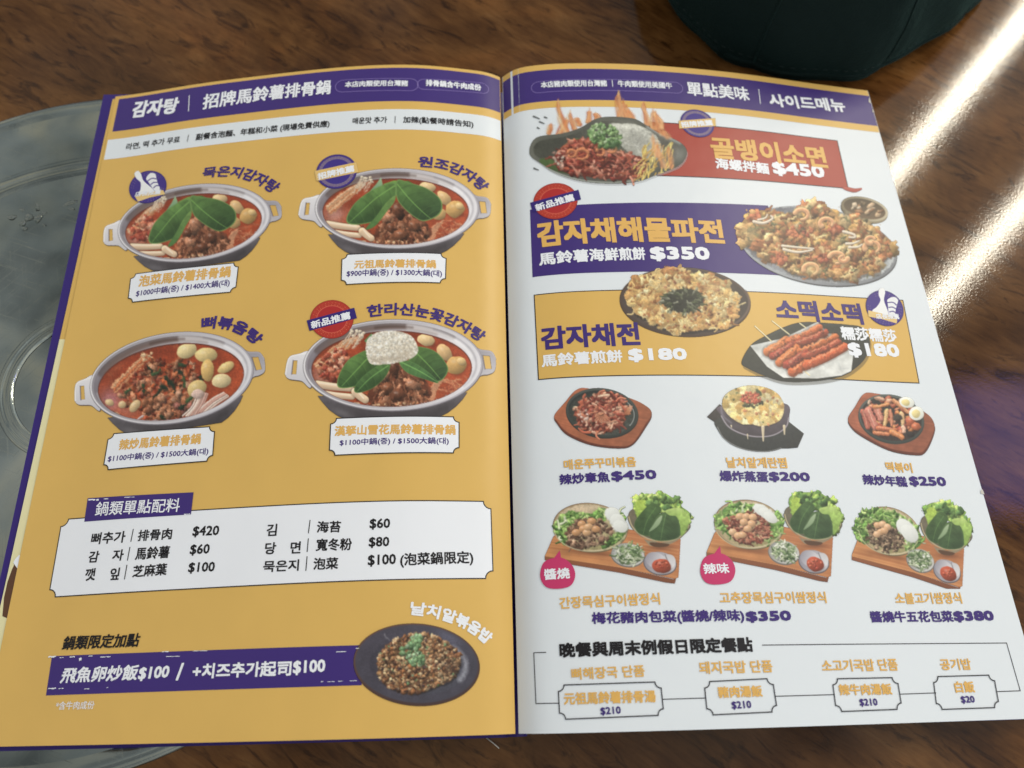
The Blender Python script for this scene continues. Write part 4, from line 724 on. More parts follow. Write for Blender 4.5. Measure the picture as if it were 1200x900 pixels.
# ================================================================ the table
def nodes(t, *names): return [t.nodes.new('ShaderNode' + n) for n in names]
def ramp(t, stops):
    r = t.nodes.new('ShaderNodeValToRGB'); e = r.color_ramp.elements
    while len(e) < len(stops): e.new(.5)
    for k, (p, c) in enumerate(stops): e[k].position = p; e[k].color = (*c, 1)
    return r
def wood_mat():
    m, t, b = mat('dark_wood_laminate', rough=.1, spec=.21)
    tc, mp, mp2 = nodes(t, 'TexCoord', 'Mapping', 'Mapping'); L = t.links.new
    mr_, = nodes(t, 'Mapping'); mr_.inputs['Rotation'].default_value = (0, 0, R(36)); L(tc.outputs['Object'], mr_.inputs['Vector'])
    for q, sc in ((mp, (13, 40, 1)), (mp2, (70, 420, 1))):
        q.inputs['Scale'].default_value = sc; L(mr_.outputs[0], q.inputs['Vector'])
    n1, n2, n3, n4 = nodes(t, 'TexNoise', 'TexNoise', 'TexNoise', 'TexNoise')
    for n, q, s, d, dis in ((n1, mp, 1., 8, 1.2), (n2, mp2, 1., 4, .6), (n3, tc, 7., 4, .8), (n4, mp, 2.6, 6, 2.)):
        n.inputs['Scale'].default_value = s; n.inputs['Detail'].default_value = d; n.inputs['Distortion'].default_value = dis; n.inputs['Roughness'].default_value = .62
        L(q.outputs['Vector' if q is not tc else 'Object'], n.inputs['Vector'])
    r1 = ramp(t, [(.28, (.030, .0115, .0035)), (.42, (.086, .037, .0105)), (.57, (.138, .064, .020)), (.76, (.21, .112, .042))])
    a = t.nodes.new('ShaderNodeMath'); a.operation = 'MULTIPLY_ADD'; a.inputs[1].default_value = .30; L(n2.outputs['Fac'], a.inputs[0])
    s_ = t.nodes.new('ShaderNodeMath'); s_.operation = 'MULTIPLY_ADD'; s_.inputs[1].default_value = .75; s_.inputs[2].default_value = -.03; L(n1.outputs['Fac'], s_.inputs[0]); L(s_.outputs[0], a.inputs[2])
    L(a.outputs[0], r1.inputs[0])
    r3 = ramp(t, [(.38, (.55, .50, .48)), (.5, (.95, .92, .9)), (.66, (1.4, 1.22, 1.05))]); L(n3.outputs['Fac'], r3.inputs[0])
    r4 = ramp(t, [(.34, (.35, .33, .33)), (.46, (1, 1, 1))]); L(n4.outputs['Fac'], r4.inputs[0])
    prev = r1.outputs[0]
    for r_ in (r3, r4):
        q = t.nodes.new('ShaderNodeMix'); q.data_type = 'RGBA'; q.blend_type = 'MULTIPLY'; q.inputs['Factor'].default_value = .9; L(prev, q.inputs['A']); L(r_.outputs[0], q.inputs['B']); prev = q.outputs['Result']
    L(prev, b.inputs['Base Color'])
    f1, f2 = nodes(t, 'TexNoise', 'TexNoise'); f1.inputs['Scale'].default_value = 1100; f1.inputs['Detail'].default_value = 2; f2.inputs['Scale'].default_value = 60; f2.inputs['Detail'].default_value = 2
    for f in (f1, f2): L(tc.outputs['Object'], f.inputs['Vector'])
    b1, b2 = nodes(t, 'Bump', 'Bump'); b1.inputs['Distance'].default_value = .000017; b1.inputs['Strength'].default_value = .9; L(f1.outputs['Fac'], b1.inputs['Height'])
    b2.inputs['Distance'].default_value = .00003; b2.inputs['Strength'].default_value = .3; L(f2.outputs['Fac'], b2.inputs['Height']); L(b1.outputs[0], b2.inputs['Normal']); L(b2.outputs[0], b.inputs['Normal'])
    rr = t.nodes.new('ShaderNodeMapRange'); rr.inputs[3].default_value = .045; rr.inputs[4].default_value = .10; L(n3.outputs['Fac'], rr.inputs[0]); L(rr.outputs[0], b.inputs['Roughness'])
    return m
def box(name, lo, hi, m, parent=None, bev=.0):
    bm = bmesh.new(); bmesh.ops.create_cube(bm, size=1)
    for v in bm.verts: v.co = Vector(((lo[k] + hi[k]) / 2 + v.co[k] * (hi[k] - lo[k])) for k in range(3))
    if bev: bmesh.ops.bevel(bm, geom=bm.edges[:], offset=bev, segments=3, affect='EDGES')
    me = bpy.data.meshes.new(name); bm.to_mesh(me); bm.free(); me.materials.append(m); return link(bpy.data.objects.new(name, me), parent)
tb = box('table', (-.85, -.45, TZ - .03), (.85, .75, TZ), wood_mat(), bev=.003)
tag(tb, 'dark brown glossy wood-grain table top under the open menu', 'table')
# ================================================================ the round steel plate
def steel():
    m, t, b = mat('worn_steel_painted_sheen', (.36, .39, .39), .24, 1.)
    L = t.links.new; tc, n1, n2, n3 = nodes(t, 'TexCoord', 'TexNoise', 'TexNoise', 'TexNoise')
    n1.inputs['Scale'].default_value = 9; n1.inputs['Detail'].default_value = 5; n2.inputs['Scale'].default_value = 70; n2.inputs['Detail'].default_value = 6; n3.inputs['Scale'].default_value = 14
    for n in (n1, n2, n3): L(tc.outputs['Object'], n.inputs['Vector'])
    c = ramp(t, [(.32, (.085, .098, .088)), (.45, (.215, .24, .222)), (.6, (.33, .36, .335)), (.75, (.52, .54, .48))]); L(n1.outputs['Fac'], c.inputs[0]); L(c.outputs[0], b.inputs['Base Color'])  # dark and light mottling paints blotchy reflections into the base colour
    r = t.nodes.new('ShaderNodeMapRange'); r.inputs[3].default_value = .05; r.inputs[4].default_value = .2; L(n2.outputs['Fac'], r.inputs[0]); L(r.outputs[0], b.inputs['Roughness'])
    bp = t.nodes.new('ShaderNodeBump'); bp.inputs['Distance'].default_value = .006; bp.inputs['Strength'].default_value = .6; L(n3.outputs['Fac'], bp.inputs['Height'])
    prev = bp.outputs[0]
    for ang, sc in ((20, 26), (-50, 34), (75, 22)):                       # fine scratches in three directions
        ma, mb, ns = nodes(t, 'Mapping', 'Mapping', 'TexNoise'); ma.inputs['Rotation'].default_value = (0, 0, R(ang)); mb.inputs['Scale'].default_value = (sc, sc * 60, 1); ns.inputs['Scale'].default_value = 1; ns.inputs['Detail'].default_value = 2
        L(tc.outputs['Object'], ma.inputs['Vector']); L(ma.outputs[0], mb.inputs['Vector']); L(mb.outputs[0], ns.inputs['Vector'])
        rs = ramp(t, [(.66, (0, 0, 0)), (.72, (1, 1, 1))]); L(ns.outputs['Fac'], rs.inputs[0]); bs, = nodes(t, 'Bump'); bs.inputs['Distance'].default_value = .00006; bs.inputs['Strength'].default_value = .35; L(rs.outputs[0], bs.inputs['Height']); L(prev, bs.inputs['Normal']); prev = bs.outputs[0]
    L(prev, b.inputs['Normal'])
    return m
STEEL = steel()
def lathe(name, prof, c, m, parent, n=144, label=None):
    V = []; F = []
    for k in range(n):
        a = math.tau * k / n; V += [(c[0] + r * math.cos(a), c[1] + r * math.sin(a), z) for r, z in prof]
    q = len(prof)
    for k in range(n):
        for i in range(q - 1): a, b = k * q + i, ((k + 1) % n) * q + i; F.append((a, b, b + 1, a + 1) if True else 0)
    return mesh(name, V, F, m, parent, label, True)
TC = (-.185, .143); T0 = TZ + .0004
tray = tag(root('steel_plate', (TC[0], TC[1], TZ)), 'round grey stainless steel plate with raised rings, half hidden under the left of the menu', 'plate')
def tl(prof): return [(r, z - TZ) for r, z in prof]
lathe('base', tl([(0, T0), (.029, T0), (.040, T0), (.108, T0), (.112, T0 + .0001)]), (0, 0), STEEL, tray)
lathe('centre_ring', tl([(.0285, T0 + .0002), (.0290, T0 + .0008), (.0300, T0 + .0013), (.0312, T0 + .0009), (.0322, T0 + .0001), (.0332, T0 + .0010), (.0345, T0 + .0014), (.0356, T0 + .0008), (.036, T0 + .0001)]), (0, 0), STEEL, tray)
lathe('step', tl([(.112, T0 + .0001), (.1135, T0 + .0009), (.1155, T0 + .0015), (.1175, T0 + .0012), (.119, T0 + .0003), (.1225, T0 + .0007)]), (0, 0), STEEL, tray)
lathe('flange', tl([(.1225, T0 + .0007), (.135, T0 + .0009), (.150, T0 + .0012)]), (0, 0), STEEL, tray)
lathe('rim', tl([(.150, T0 + .0012), (.1525, T0 + .0015), (.1545, T0 + .0017), (.1565, T0 + .0016), (.1580, T0 + .0009), (.1586, T0 - .0003)]), (0, 0), STEEL, tray)
# small splashes of water lying on it
wm, wt, wb = mat('water', (1, 1, 1), .03); wb.inputs['Transmission Weight'].default_value = 1; wb.inputs['IOR'].default_value = 1.33
DROPS = ['clear water drop at the left end of the splash on the steel plate', 'clear drop second from the left in the row of splashes', 'round clear drop in the middle of the splash beside a tall narrow one', 'tall upright sliver of water at the top of the splash on steel', 'largest bean-shaped water drop below the tall upright one', 'tiny drop above the row of splashes on the steel plate', 'tiny drop right of the tall upright splash', 'small drop hanging below the row of splashes', 'faint tiny drop at the lower right of the splash', 'long slanting streak of water on steel beside the purple cover edge', 'short streak of water just below the long one by the cover']
for i, (x, y, rx, ry, a) in enumerate([(14, 255, 5, 3, 10), (27, 262, 4, 3, 60), (34, 255, 5, 5, 0), (44, 243, 2, 6, 15), (45, 256, 4, 6, -20), (26, 246, 2.5, 2, 0), (52, 250, 2.5, 2, 0), (29, 268, 3, 2.5, 0), (52, 264, 2, 1.4, 0), (82, 238, 8, 2.2, 25), (84, 245, 4, 1.6, 0)]):
    p = on_plane(float(x), float(y), T0); s_ = .00042; V = []; F = []; N = 16; rings = 4; ca, sa = math.cos(R(a)), math.sin(R(a))
    for j in range(rings):
        f = math.cos(j / rings * math.pi / 2); z = math.sin(j / rings * math.pi / 2) * .0009
        for k in range(N):
            t_ = math.tau * k / N; g = 1 + .15 * math.sin(t_ * 3 + i); u, v = rx * s_ * f * g * math.cos(t_), ry * s_ * f * g * math.sin(t_)
            V.append((u * ca - v * sa, u * sa + v * ca, z))
    V.append((0, 0, .0009))
    for j in range(rings - 1):
        for k in range(N): F.append((j * N + k, j * N + (k + 1) % N, (j + 1) * N + (k + 1) % N, (j + 1) * N + k))
    for k in range(N): F.append(((rings - 1) * N + k, (rings - 1) * N + (k + 1) % N, rings * N))
    o = mesh('water_drop', V, F, wm, None, None, True); o.location = (p[0], p[1], T0 + .00005)
    tag(o, DROPS[i], 'water drop', 'water drops on the steel plate')
# ================================================================ the menu
menu = tag(root('open_menu', (0, 0, 0)), 'open menu booklet with a gold left page and a white right page of dishes', 'menu')
cov = ink('purple_cover', (50, 34, 112), .35)
def board(name, x0t, x0b, x1, z0, z1, yb, yt):
    """one flat cover board, top face following z0 (outer) to z1 (spine)"""
    th = .0018; V = []; n = 8
    for zz in (0, -th):
        for (y, xo) in ((yb, x0b), (yt, x0t)):
            for k in range(n + 1):
                u = k / n; V.append((xo + (x1 - xo) * u, y, z0 + (z1 - z0) * u + zz))
    q = n + 1; F = []
    for k in range(n):
        F += [(k, k + 1, q + k + 1, q + k), (2 * q + k + 1, 2 * q + k, 3 * q + k, 3 * q + k + 1), (k + 1, k, 2 * q + k, 2 * q + k + 1), (q + k, q + k + 1, 3 * q + k + 1, 3 * q + k)]
    F += [(0, q, 3 * q, 2 * q), (n + q, n, 2 * q + n, 3 * q + n)]
    if x0t > x1: F = [f[::-1] for f in F]
    return mesh(name, V, F, cov, menu)
pl = lambda x, y: on_plane(float(x), float(y), -.0016)
a, b_ = pl(121.5, 111), pl(6, 650); k = (b_[0] - a[0]) / (b_[1] - a[1]); xt = a[0]; xb = a[0] + k * (-.0032 - a[1])
board('cover', xt, xb, -.003, -.0016, -.0016, -.0016, a[1])
board('cover', .1885, .1885, .003, -.0040, -.0024, -.0004, .2975)
mesh('spine', [(x, y, z) for y in (-.0014, .2975) for x, z in ((-.004, -.0018), (-.0025, -.0003), (0, .0004), (.0025, -.0006), (.004, -.0024))], [(i, i + 1, i + 6, i + 5) for i in range(4)], cov, menu)
def leaf_page(name, xo_b, xo_t, xi, yb, yt, lv, m, label, dz=0., nx=64, ny=12):
    V = []; F = []
    for j in range(ny + 1):
        y = yb + (yt - yb) * j / ny; xo = xo_b + (xo_t - xo_b) * j / ny
        for i in range(nx + 1):
            u = 1 - (1 - i / nx) ** 1.35; x = xo + (xi - xo) * u; wob = 0
            V.append((x, y, float(Z(x)) + dz))
    n = len(V); V += [(x, y, z - .00016) for x, y, z in V]; V += V[:]
    q = nx + 1; n2 = 2 * n
    for j in range(ny):
        for i in range(nx):
            f = (j * q + i, j * q + i + 1, (j + 1) * q + i + 1, (j + 1) * q + i)
            if xo_b > xi: f = f[::-1]
            F.append(f); F.append(tuple(v + n for v in f[::-1]))
    rim = [(j * q, (j + 1) * q) for j in range(ny)] + [(j * q + nx, (j + 1) * q + nx) for j in range(ny)] + [(i, i + 1) for i in range(nx)] + [(ny * q + i, ny * q + i + 1) for i in range(nx)]
    F += [(a_ + n2, c_ + n2, c_ + n + n2, a_ + n + n2) for a_, c_ in rim]
    return mesh(name, V, F, m, menu, label, True)
pe = lambda x, y: page_xy(float(x), float(y))
tL, bL = pe(134, 120), pe(8, 725); k = (bL[0] - tL[0]) / (bL[1] - tL[1]); xLb, xLt = tL[0] + k * (0 - tL[1]), tL[0] + k * (H - tL[1])
PL = leaf_page('page', xLb, xLt, -.0006, 0, H, 0, M['gold'], 'gold left page with four stew pots and an add-on price table')
tR, bR = pe(1017, 107), pe(1194, 725); k = (bR[0] - tR[0]) / (bR[1] - tR[1]); xRb, xRt = tR[0] + k * (0 - tR[1]), tR[0] + k * (H - tR[1])
PR = leaf_page('page', xRb, xRt, .0006, 0, H, 0, M['white'], 'white right page with side dishes under a purple heading band')
# sheets below the open ones
ul = [page_xy(float(x), float(y)) for x, y in ((131.5, 114), (96, 285), (69, 397), (44, 510), (13, 650), (4, 690))]
ku = (ul[5][0] - ul[0][0]) / (ul[5][1] - ul[0][1]); uxt = ul[0][0] + ku * (H - .0008 - ul[0][1]); uxb = ul[0][0] + ku * (.0006 - ul[0][1])
US = leaf_page('inner_sheet', uxb, uxt, -.0007, .0006, H - .0008, -1, M['gold'], 'gold edge of the sheet below the left page', dz=-.0007)
leaf_page('inner_sheet', xLb + .001, xLt + .002, -.0007, .0008, H - .001, -1, M['paper'], None, dz=-.0014)
for q in range(4): leaf_page('inner_sheet', xRb - .0006 * q - .0004, xRt - .0005 * q - .0003, .0007, .0004 + .0003 * q, H - .0005 * q - .0004, -1, M['paper'], None, dz=-.0006 * (q + 1))
def under(name, pts, m, lv=2):
    P = page_xy(*np.array(pts, float).T); V = [(x, y, float(Z(x)) - .0007 + .0001 * lv) for x, y in P]; n = len(V) // 2
    return mesh(name, V, [(i, i + 1, 2 * n - 2 - i, 2 * n - 1 - i) for i in range(n - 1)], m, US)
ys = [397, 450, 510, 580, 650, 700, 760, 820, 871]; xe = lambda y: np.interp(y, [397, 510, 650, 690, 900], [69, 44, 13, 4, -44]); xi_ = lambda y: np.interp(y, [397, 500, 650, 725, 900], [84, 62, 31, 13, -22])
under('cream_panel', [(xe(y), y) for y in ys] + [(xi_(y), y) for y in ys[::-1]], M['cream'])
ng = [(1.2 + 0, 715), (3, 700), (7, 682), (12, 670), (17, 660)]
under('brown_figure', [(x, y) for x, y in ((2, 722), (4, 700), (8, 682), (13, 668), (19, 655))] + [(x, y) for x, y in ((24, 660), (22, 675), (20, 690), (17, 708), (12, 726))], M['brown'], 3)
under('white_figure', [(15, 659), (18, 654), (22, 650)] + [(27, 652), (24, 660), (21, 668)], M['wht'], 4)
for x, y, a_, b_ in ((1152.2, 576, .0016, .0009), (1019.5, 118, .0010, .0014), (1023.5, 130, .0008, .0010)):
    c = page_xy(float(x), float(y)); ngon('worn_edge', [(c[0] - a_, c[1] - b_), (c[0] + .0001, c[1] - b_ * 1.4), (c[0] - .0002, c[1] + b_), (c[0] - a_ * .7, c[1] + b_ * .4)], 9, M['paper'], PR, None, True)
# ---- bands and banners (corner places, straight on the page)
def line_pts(a, b, n=2): return [a, b]
def area(page, name, c, m, lv=2, line=None, label=None):
    P = page_xy(*np.array(c, float).T); o = ngon(name, P, lv, M[m], page, label, True)
    if line: stroke('outline', P, line, lv + 1, M['line'], page, True, True)
    return o
def page_strip(page, name, x0, x1, ya, yb, m, lv=2):
    """full-width strip between two heights of the page"""
    return ngon(name, [(x0, ya), (x1, ya), (x1, yb), (x0, yb)], lv, M[m], page, None, True)
yT = lambda x, y: float(page_xy(float(x), float(y))[1]); xT = lambda x, y: float(page_xy(float(x), float(y))[0])
hy1, hy0 = (yT(450, 81) + yT(148, 114)) / 2, (yT(450, 120) + yT(133, 153)) / 2
sy1, sy0 = (yT(450, 130) + yT(130, 162)) / 2, (yT(450, 153) + yT(126, 186)) / 2
print('bands', yT(450, 81), yT(148, 114), yT(450, 120), yT(133, 153), yT(450, 130), yT(130, 162), yT(450, 153), yT(126, 186))
xl = lambda y: xLt + (xLb - xLt) * (H - y) / H
def strip_left(name, ya, yb, m, lv=2, ins=.0008): return ngon(name, [(xl(ya) + ins, ya), (-.0008, ya), (-.0008, yb), (xl(yb) + ins, yb)], lv, M[m], PL, None, True)
strip_left('header_band', hy0, hy1, 'purple', ins=.0022); strip_left('notice_band', sy0, sy1, 'white')
gy1, gy0 = (yT(700, 81.5) + yT(900, 96)) / 2, (yT(700, 119) + yT(1000, 143)) / 2; g2 = (yT(700, 126) + yT(1000, 151)) / 2
xr = lambda y: xRt + (xRb - xRt) * (H - y) / H
def strip_right(name, ya, yb, m, lv=2, lab=None): return ngon(name, [(.0008, ya), (xr(ya) - .0002, ya), (xr(yb) - .0002, yb), (.0008, yb)], lv, M[m], PR, lab, True)
strip_right('top_border', gy1, H, 'gold'); strip_right('header_band', gy0, gy1, 'purple'); strip_right('lower_border', g2, gy0, 'gold')
area(PR, 'banner', [(760, 143), (981, 165), (994, 221), (770, 206)], 'red', 3, .0004, 'brick red banner behind the whelk noodles')
area(PR, 'banner', [(621, 246), (900, 241), (920, 323), (624, 325)], 'purple', 3, None, 'purple banner behind the seafood pancake')
area(PR, 'banner', [(626, 346), (1058, 352), (1077, 449), (631, 445)], 'gold', 3, .0004, 'gold banner behind the potato pancake and skewers')
def notched(page, name, c, m, r=.0022, lv=8, lw=.0004, fill=True, label=None):
    """plate with scooped corners; c = four corner places: top left, top right, bottom right, bottom left"""
    P = page_xy(*np.array(c, float).T); out = []
    for i in range(4):
        p, a, b = P[i], P[i - 1], P[(i + 1) % 4]; ea = (a - p) / np.hypot(*(a - p)); eb = (b - p) / np.hypot(*(b - p))
        for k in range(6):
            t = k / 5 * math.pi / 2; out.append(p + ea * r * math.cos(t) + eb * r * math.sin(t))
    if fill: ngon(name, out, lv, M[m], page, label, True)
    stroke('outline', out, lw, lv + 1, M['line'], page, True, True)
notched(PL, 'name_plate', [(154, 322), (280, 308), (276, 342), (150, 355)], 'wht')
notched(PL, 'name_plate', [(401, 299), (523, 298), (522, 332), (400, 334)], 'wht')
notched(PL, 'name_plate', [(128, 509), (252, 500), (249, 540), (121, 551)], 'wht')
notched(PL, 'name_plate', [(388, 491), (538, 489), (538, 531), (386, 534)], 'wht')
notched(PL, 'price_table', [(73, 609), (575, 588), (578, 678), (57, 700)], 'wht', r=.0028, lv=3, label='white add-on price table with scooped corners')
area(PL, 'heading_label', [(103, 584), (227, 577), (224, 603), (99, 611.5)], 'purple', 6)
area(PL, 'banner', [(61, 769), (424, 756), (424, 803), (54, 815)], 'purple', 3, None, 'purple banner behind the fried rice offer')
# scuffed print marks along the banner edges
def scuffs(page, spots, m='wht', lv=7, seed=1):
    r = random.Random(seed)
    for x, y, L, w_ in spots:
        n = 7; top = [(x + L * k / n, y - w_ * r.uniform(.2, .6) - .4 * k / n) for k in range(n + 1)]; bot = [(x + L * k / n, y + w_ * r.uniform(.0, .6) - .4 * k / n) for k in range(n, -1, -1)]
        ngon('print_scuff', top + bot, lv, M[m], page)
scuffs(PL, [(57, 770, 9, 2.4), (70, 771, 5, 1.), (82, 770, 6, 1.4), (93, 773, 3, 4), (104, 769, 5, 1), (118, 770, 12, 1.), (195, 769.5, 16, .9), (190, 764, 8, 1.2), (226, 763, 17, 1.), (394, 764, 12, 1), (417, 760, 4, .8), (57, 807, 9, 1.6), (69, 807, 6, 1), (99, 807.5, 6, .9), (125, 806, 2, .8), (376, 799, 3, 1), (384, 799, 8, .8), (396, 798.5, 6, .8), (410, 798, 8, .8), (104, 586, 8, 2), (113, 586, 3, 3), (122, 585, 5, 1.2), (146, 583, 12, .8), (216, 603, 7, 1.5)])
# ---- pill outlines in the header bands
def pill(page, c, wd=.0003, m='lilac', lv=4):
    P = page_xy(*np.array(c, float).T); hgt = np.hypot(*(P[0] - P[3])) / 2; out = []
    for (p, q, s_) in ((P[0], P[3], -1), (P[2], P[1], 1)):
        mid = (p + q) / 2; e = (P[1] - P[0]) / np.hypot(*(P[1] - P[0])); n = np.array([-e[1], e[0]])
        for k in range(9):
            t = math.pi * k / 8; out.append(mid - s_ * -1 * 0 + (n * math.cos(t) * (1 if s_ < 0 else -1) + e * s_ * math.sin(t)) * hgt + 0)
    stroke('pill_outline', out, wd, lv, M[m], page, True, True)
M['lilac'] = ink('lilac_print', (128, 112, 176))
pill(PL, [(402, 94), (481, 93), (481, 106), (402, 108)]); pill(PL, [(497, 93), (565, 97), (565, 110), (497, 105)]); pill(PR, [(631, 96), (792, 97), (792, 109), (631, 109)])
# ---- frame line with four plates at the foot of the right page
notched(PR, 'name_plate', [(654, 803), (774, 799), (778, 838), (656, 843)], 'wht', r=.0020, fill=False, lw=.00035)
notched(PR, 'name_plate', [(825, 799), (905, 795), (911, 834), (829, 838)], 'wht', r=.0020, fill=False, lw=.00035)
notched(PR, 'name_plate', [(975, 795.5), (1051, 794), (1057, 831), (980, 834)], 'wht', r=.0020, fill=False, lw=.00035)
notched(PR, 'name_plate', [(1093, 793), (1164, 791), (1171, 829), (1098, 831.5)], 'wht', r=.0020, fill=False, lw=.00035)
for pts in ([(640, 764.5), (625.5, 765), (628, 824.5), (655, 824)], [(776, 819.5), (827, 818)], [(908, 816), (977, 814)], [(1054, 813.5), (1097, 812)], [(893, 756), (1179.5, 753.5), (1195.5, 809.5), (1168, 810.5)]): stroke('frame_line', pts, .00028, 4, M['line'], PR)
# ================================================================ printed dish pictures
pm, pt_, pb = mat('picture_print', rough=.4, spec=.3); ca_ = pt_.nodes.new('ShaderNodeAttribute'); ca_.attribute_name = 'print'
pt_.links.new(ca_.outputs['Color'], pb.inputs['Base Color']); pt_.links.new(ca_.outputs['Alpha'], pb.inputs['Alpha'])
def sheet_mesh(name, s, lv, page, label=None, side=0):
    res = s.res; gx, gy = np.meshgrid(s.x0 + np.arange(s.w) / res, s.y0 + np.arange(s.h) / res); P = page_xy(gx, gy, side)
    V = np.concatenate([P, (Z(P[..., 0]) + lv * LV)[..., None]], -1).reshape(-1, 3); idx = np.arange(s.w * s.h).reshape(s.h, s.w)
    q = np.stack([idx[:-1, :-1], idx[1:, :-1], idx[1:, 1:], idx[:-1, 1:]], -1).reshape(-1, 4); al = s.a.reshape(-1); q = q[al[q].max(1) > .03]
    used = np.unique(q); mp = np.zeros(len(V), int); mp[used] = np.arange(len(used)); q = mp[q]; V = V[used]; n = len(q)
    me = bpy.data.meshes.new(name); me.vertices.add(len(V)); me.vertices.foreach_set('co', V.astype(np.float32).ravel()); me.loops.add(n * 4); me.loops.foreach_set('vertex_index', q.astype(np.int32).ravel())
    me.polygons.add(n); me.polygons.foreach_set('loop_start', np.arange(0, n * 4, 4, dtype=np.int32)); me.update(calc_edges=True)
    c = np.c_[lin(s.col.reshape(-1, 3)[used]) * INK, np.clip(al[used], 0, 1)].astype(np.float32); at = me.color_attributes.new('print', 'FLOAT_COLOR', 'POINT'); at.data.foreach_set('color', c.ravel())
    me.materials.append(pm); o = link(bpy.data.objects.new(name, me), page)
    if label: o['label'] = label
    return o
for name, s, lab in dishes(): sheet_mesh(name, s, 6, PL if s.x0 < 600 else PR, lab, -1 if s.x0 < 600 else 1)
# ---- round badges
def badge(box_, c, rx, ry, an, kind, lab, page):
    s = Sheet(*box_, 10, 2, 3.); x, y = (c[0] - box_[0]) * 10, (c[1] - box_[1]) * 10; rx *= 10; ry *= 10
    pu, rd, go, cr = (66, 50, 132), (178, 58, 46), (222, 150, 96), (238, 232, 206)
    base = rd if kind == 'new' else pu
    s.poly(ring(x, y, rx, ry, an), np.array(base) * .92); s.poly(ring(x, y, rx * .95, ry * .95, an), np.array(base) * 1.0)
    if kind == 'band': s.poly(ring(x, y, rx * .88, ry * .88, an), (120, 104, 136)); s.poly(ring(x, y, rx * .72, ry * .72, an), (62, 48, 134))
    if kind == 'new': s.poly(ring(x, y, rx * .72, ry * .72, an), (206, 96, 76)); s.poly(ring(x, y, rx * .68, ry * .68, an), (172, 44, 44)); 
    a0 = math.radians(an)
    for k in range(34):                                  # ring of tiny letters, too small to read in the print
        t = math.tau * k / 34
        if kind == 'thumb' and not (3.5 < t < 6.1 or .5 < t < 2.6): continue
        if abs(math.sin(t)) < .22: continue
        for q in range(2):
            u, v = rx * (.76 + q * .11) * math.cos(t + .03 * q), ry * (.76 + q * .11) * math.sin(t + .03 * q); px, py = x + u * math.cos(a0) - v * math.sin(a0), y + u * math.sin(a0) + v * math.cos(a0)
            s.line([(px - 3, py), (px + 4 - 3 * (k % 3), py + 5 - 5 * (k % 2))], 2.6, 2, (226, 150, 104) if kind == 'new' else (168, 150, 150), rel=0, sm=False, al=.85)
    if kind == 'thumb':
        K = rx / 200.; T = lambda P: [(x + (u * math.cos(a0 * .5) - v * math.sin(a0 * .5)) * K, y + (u * math.sin(a0 * .5) + v * math.cos(a0 * .5)) * K) for u, v in P]
        s.poly(T([(-110, -165), (-70, -185), (-45, -150), (-30, -70), (40, 20), (70, 80), (40, 100), (-80, 100), (-110, 60), (-80, 10), (-65, -60), (-100, -110)]), (236, 238, 240), sm=True)
        s.poly(T([(0, -90), (50, -135), (100, -120), (105, -70), (110, -10), (120, 40), (80, 70), (50, 30), (20, -40)]), (232, 234, 238), sm=True)
        for p in ([(10, -62), (60, -80), (100, -66)], [(36, -20), (70, -34), (108, -28)], [(58, 20), (88, 4), (118, 10)]): s.line(T(p), 5 * K, 5 * K, (66, 50, 132), rel=0)
        s.poly(T([(-150, 70), (0, 58), (150, 62), (162, 108), (0, 112), (-130, 130)]), (226, 196, 134))
    if kind == 'band': a = math.radians(-12 if page is PL else -4); X = rx * 1.05; Y = ry * .30; e, n = np.array([math.cos(a), math.sin(a)]), np.array([-math.sin(a), math.cos(a)]); s.poly([np.array([x, y]) + e * X * i + n * Y * j for i, j in ((-1, -1), (1, -1), (1, 1), (-1, 1))], (222, 188, 120))
    if kind == 'new': a = math.radians(-15); X = rx * 1.13; Y = ry * .28; e, n = np.array([math.cos(a), math.sin(a)]), np.array([-math.sin(a), math.cos(a)]); s.poly([np.array([x, y]) + e * X * i + n * Y * j for i, j in ((-1, -1), (1, -1), (1, 1), (-1, 1))], (50, 36, 116))
    sheet_mesh('badge', s, 9, page, lab, -1 if page is PL else 1)
badge((146, 196, 206, 244), (173.5, 219.5), 22.5, 18.5, -22, 'thumb', 'purple oval badge with a thumbs-up at the kimchi pot', PL)
badge((365, 176, 424, 226), (394.5, 201.5), 24, 20, -12, 'band', 'purple round badge with a gold band at the second pot', PL)
badge((356, 346, 424, 402), (389, 374.5), 25.5, 22.5, -6, 'new', 'red round badge with a purple band at the rice-topped pot', PL)
badge((618, 208, 686, 264), (651, 236), 26, 21, -8, 'new', 'red round badge at the corner of the purple banner', PR)
badge((790, 122, 844, 166), (817, 145), 20.5, 15.5, 22, 'band', 'small purple badge with a gold band on the red banner', PR)
badge((1008, 334, 1064, 388), (1036.5, 361.5), 23.5, 19.5, 36, 'thumb', 'purple badge with a thumbs-up above the skewers price', PR)
# ---- pink speech bubbles
for cx, cy in ((653, 672), (840.5, 667)):
    ngon('speech_bubble', smooth([(cx - 17, cy - 11), (cx - 8, cy - 17), (cx + 6, cy - 18), (cx + 17, cy - 10), (cx + 21, cy + 2), (cx + 16, cy + 14), (cx + 2, cy + 18), (cx - 13, cy + 16), (cx - 20, cy + 4)]).tolist(), 9, M['pink'], PR)
    ngon('bubble_tail', [(cx - 6, cy - 15), (cx + 3, cy - 27), (cx + 5, cy - 14)], 9.5, M['pink'], PR)
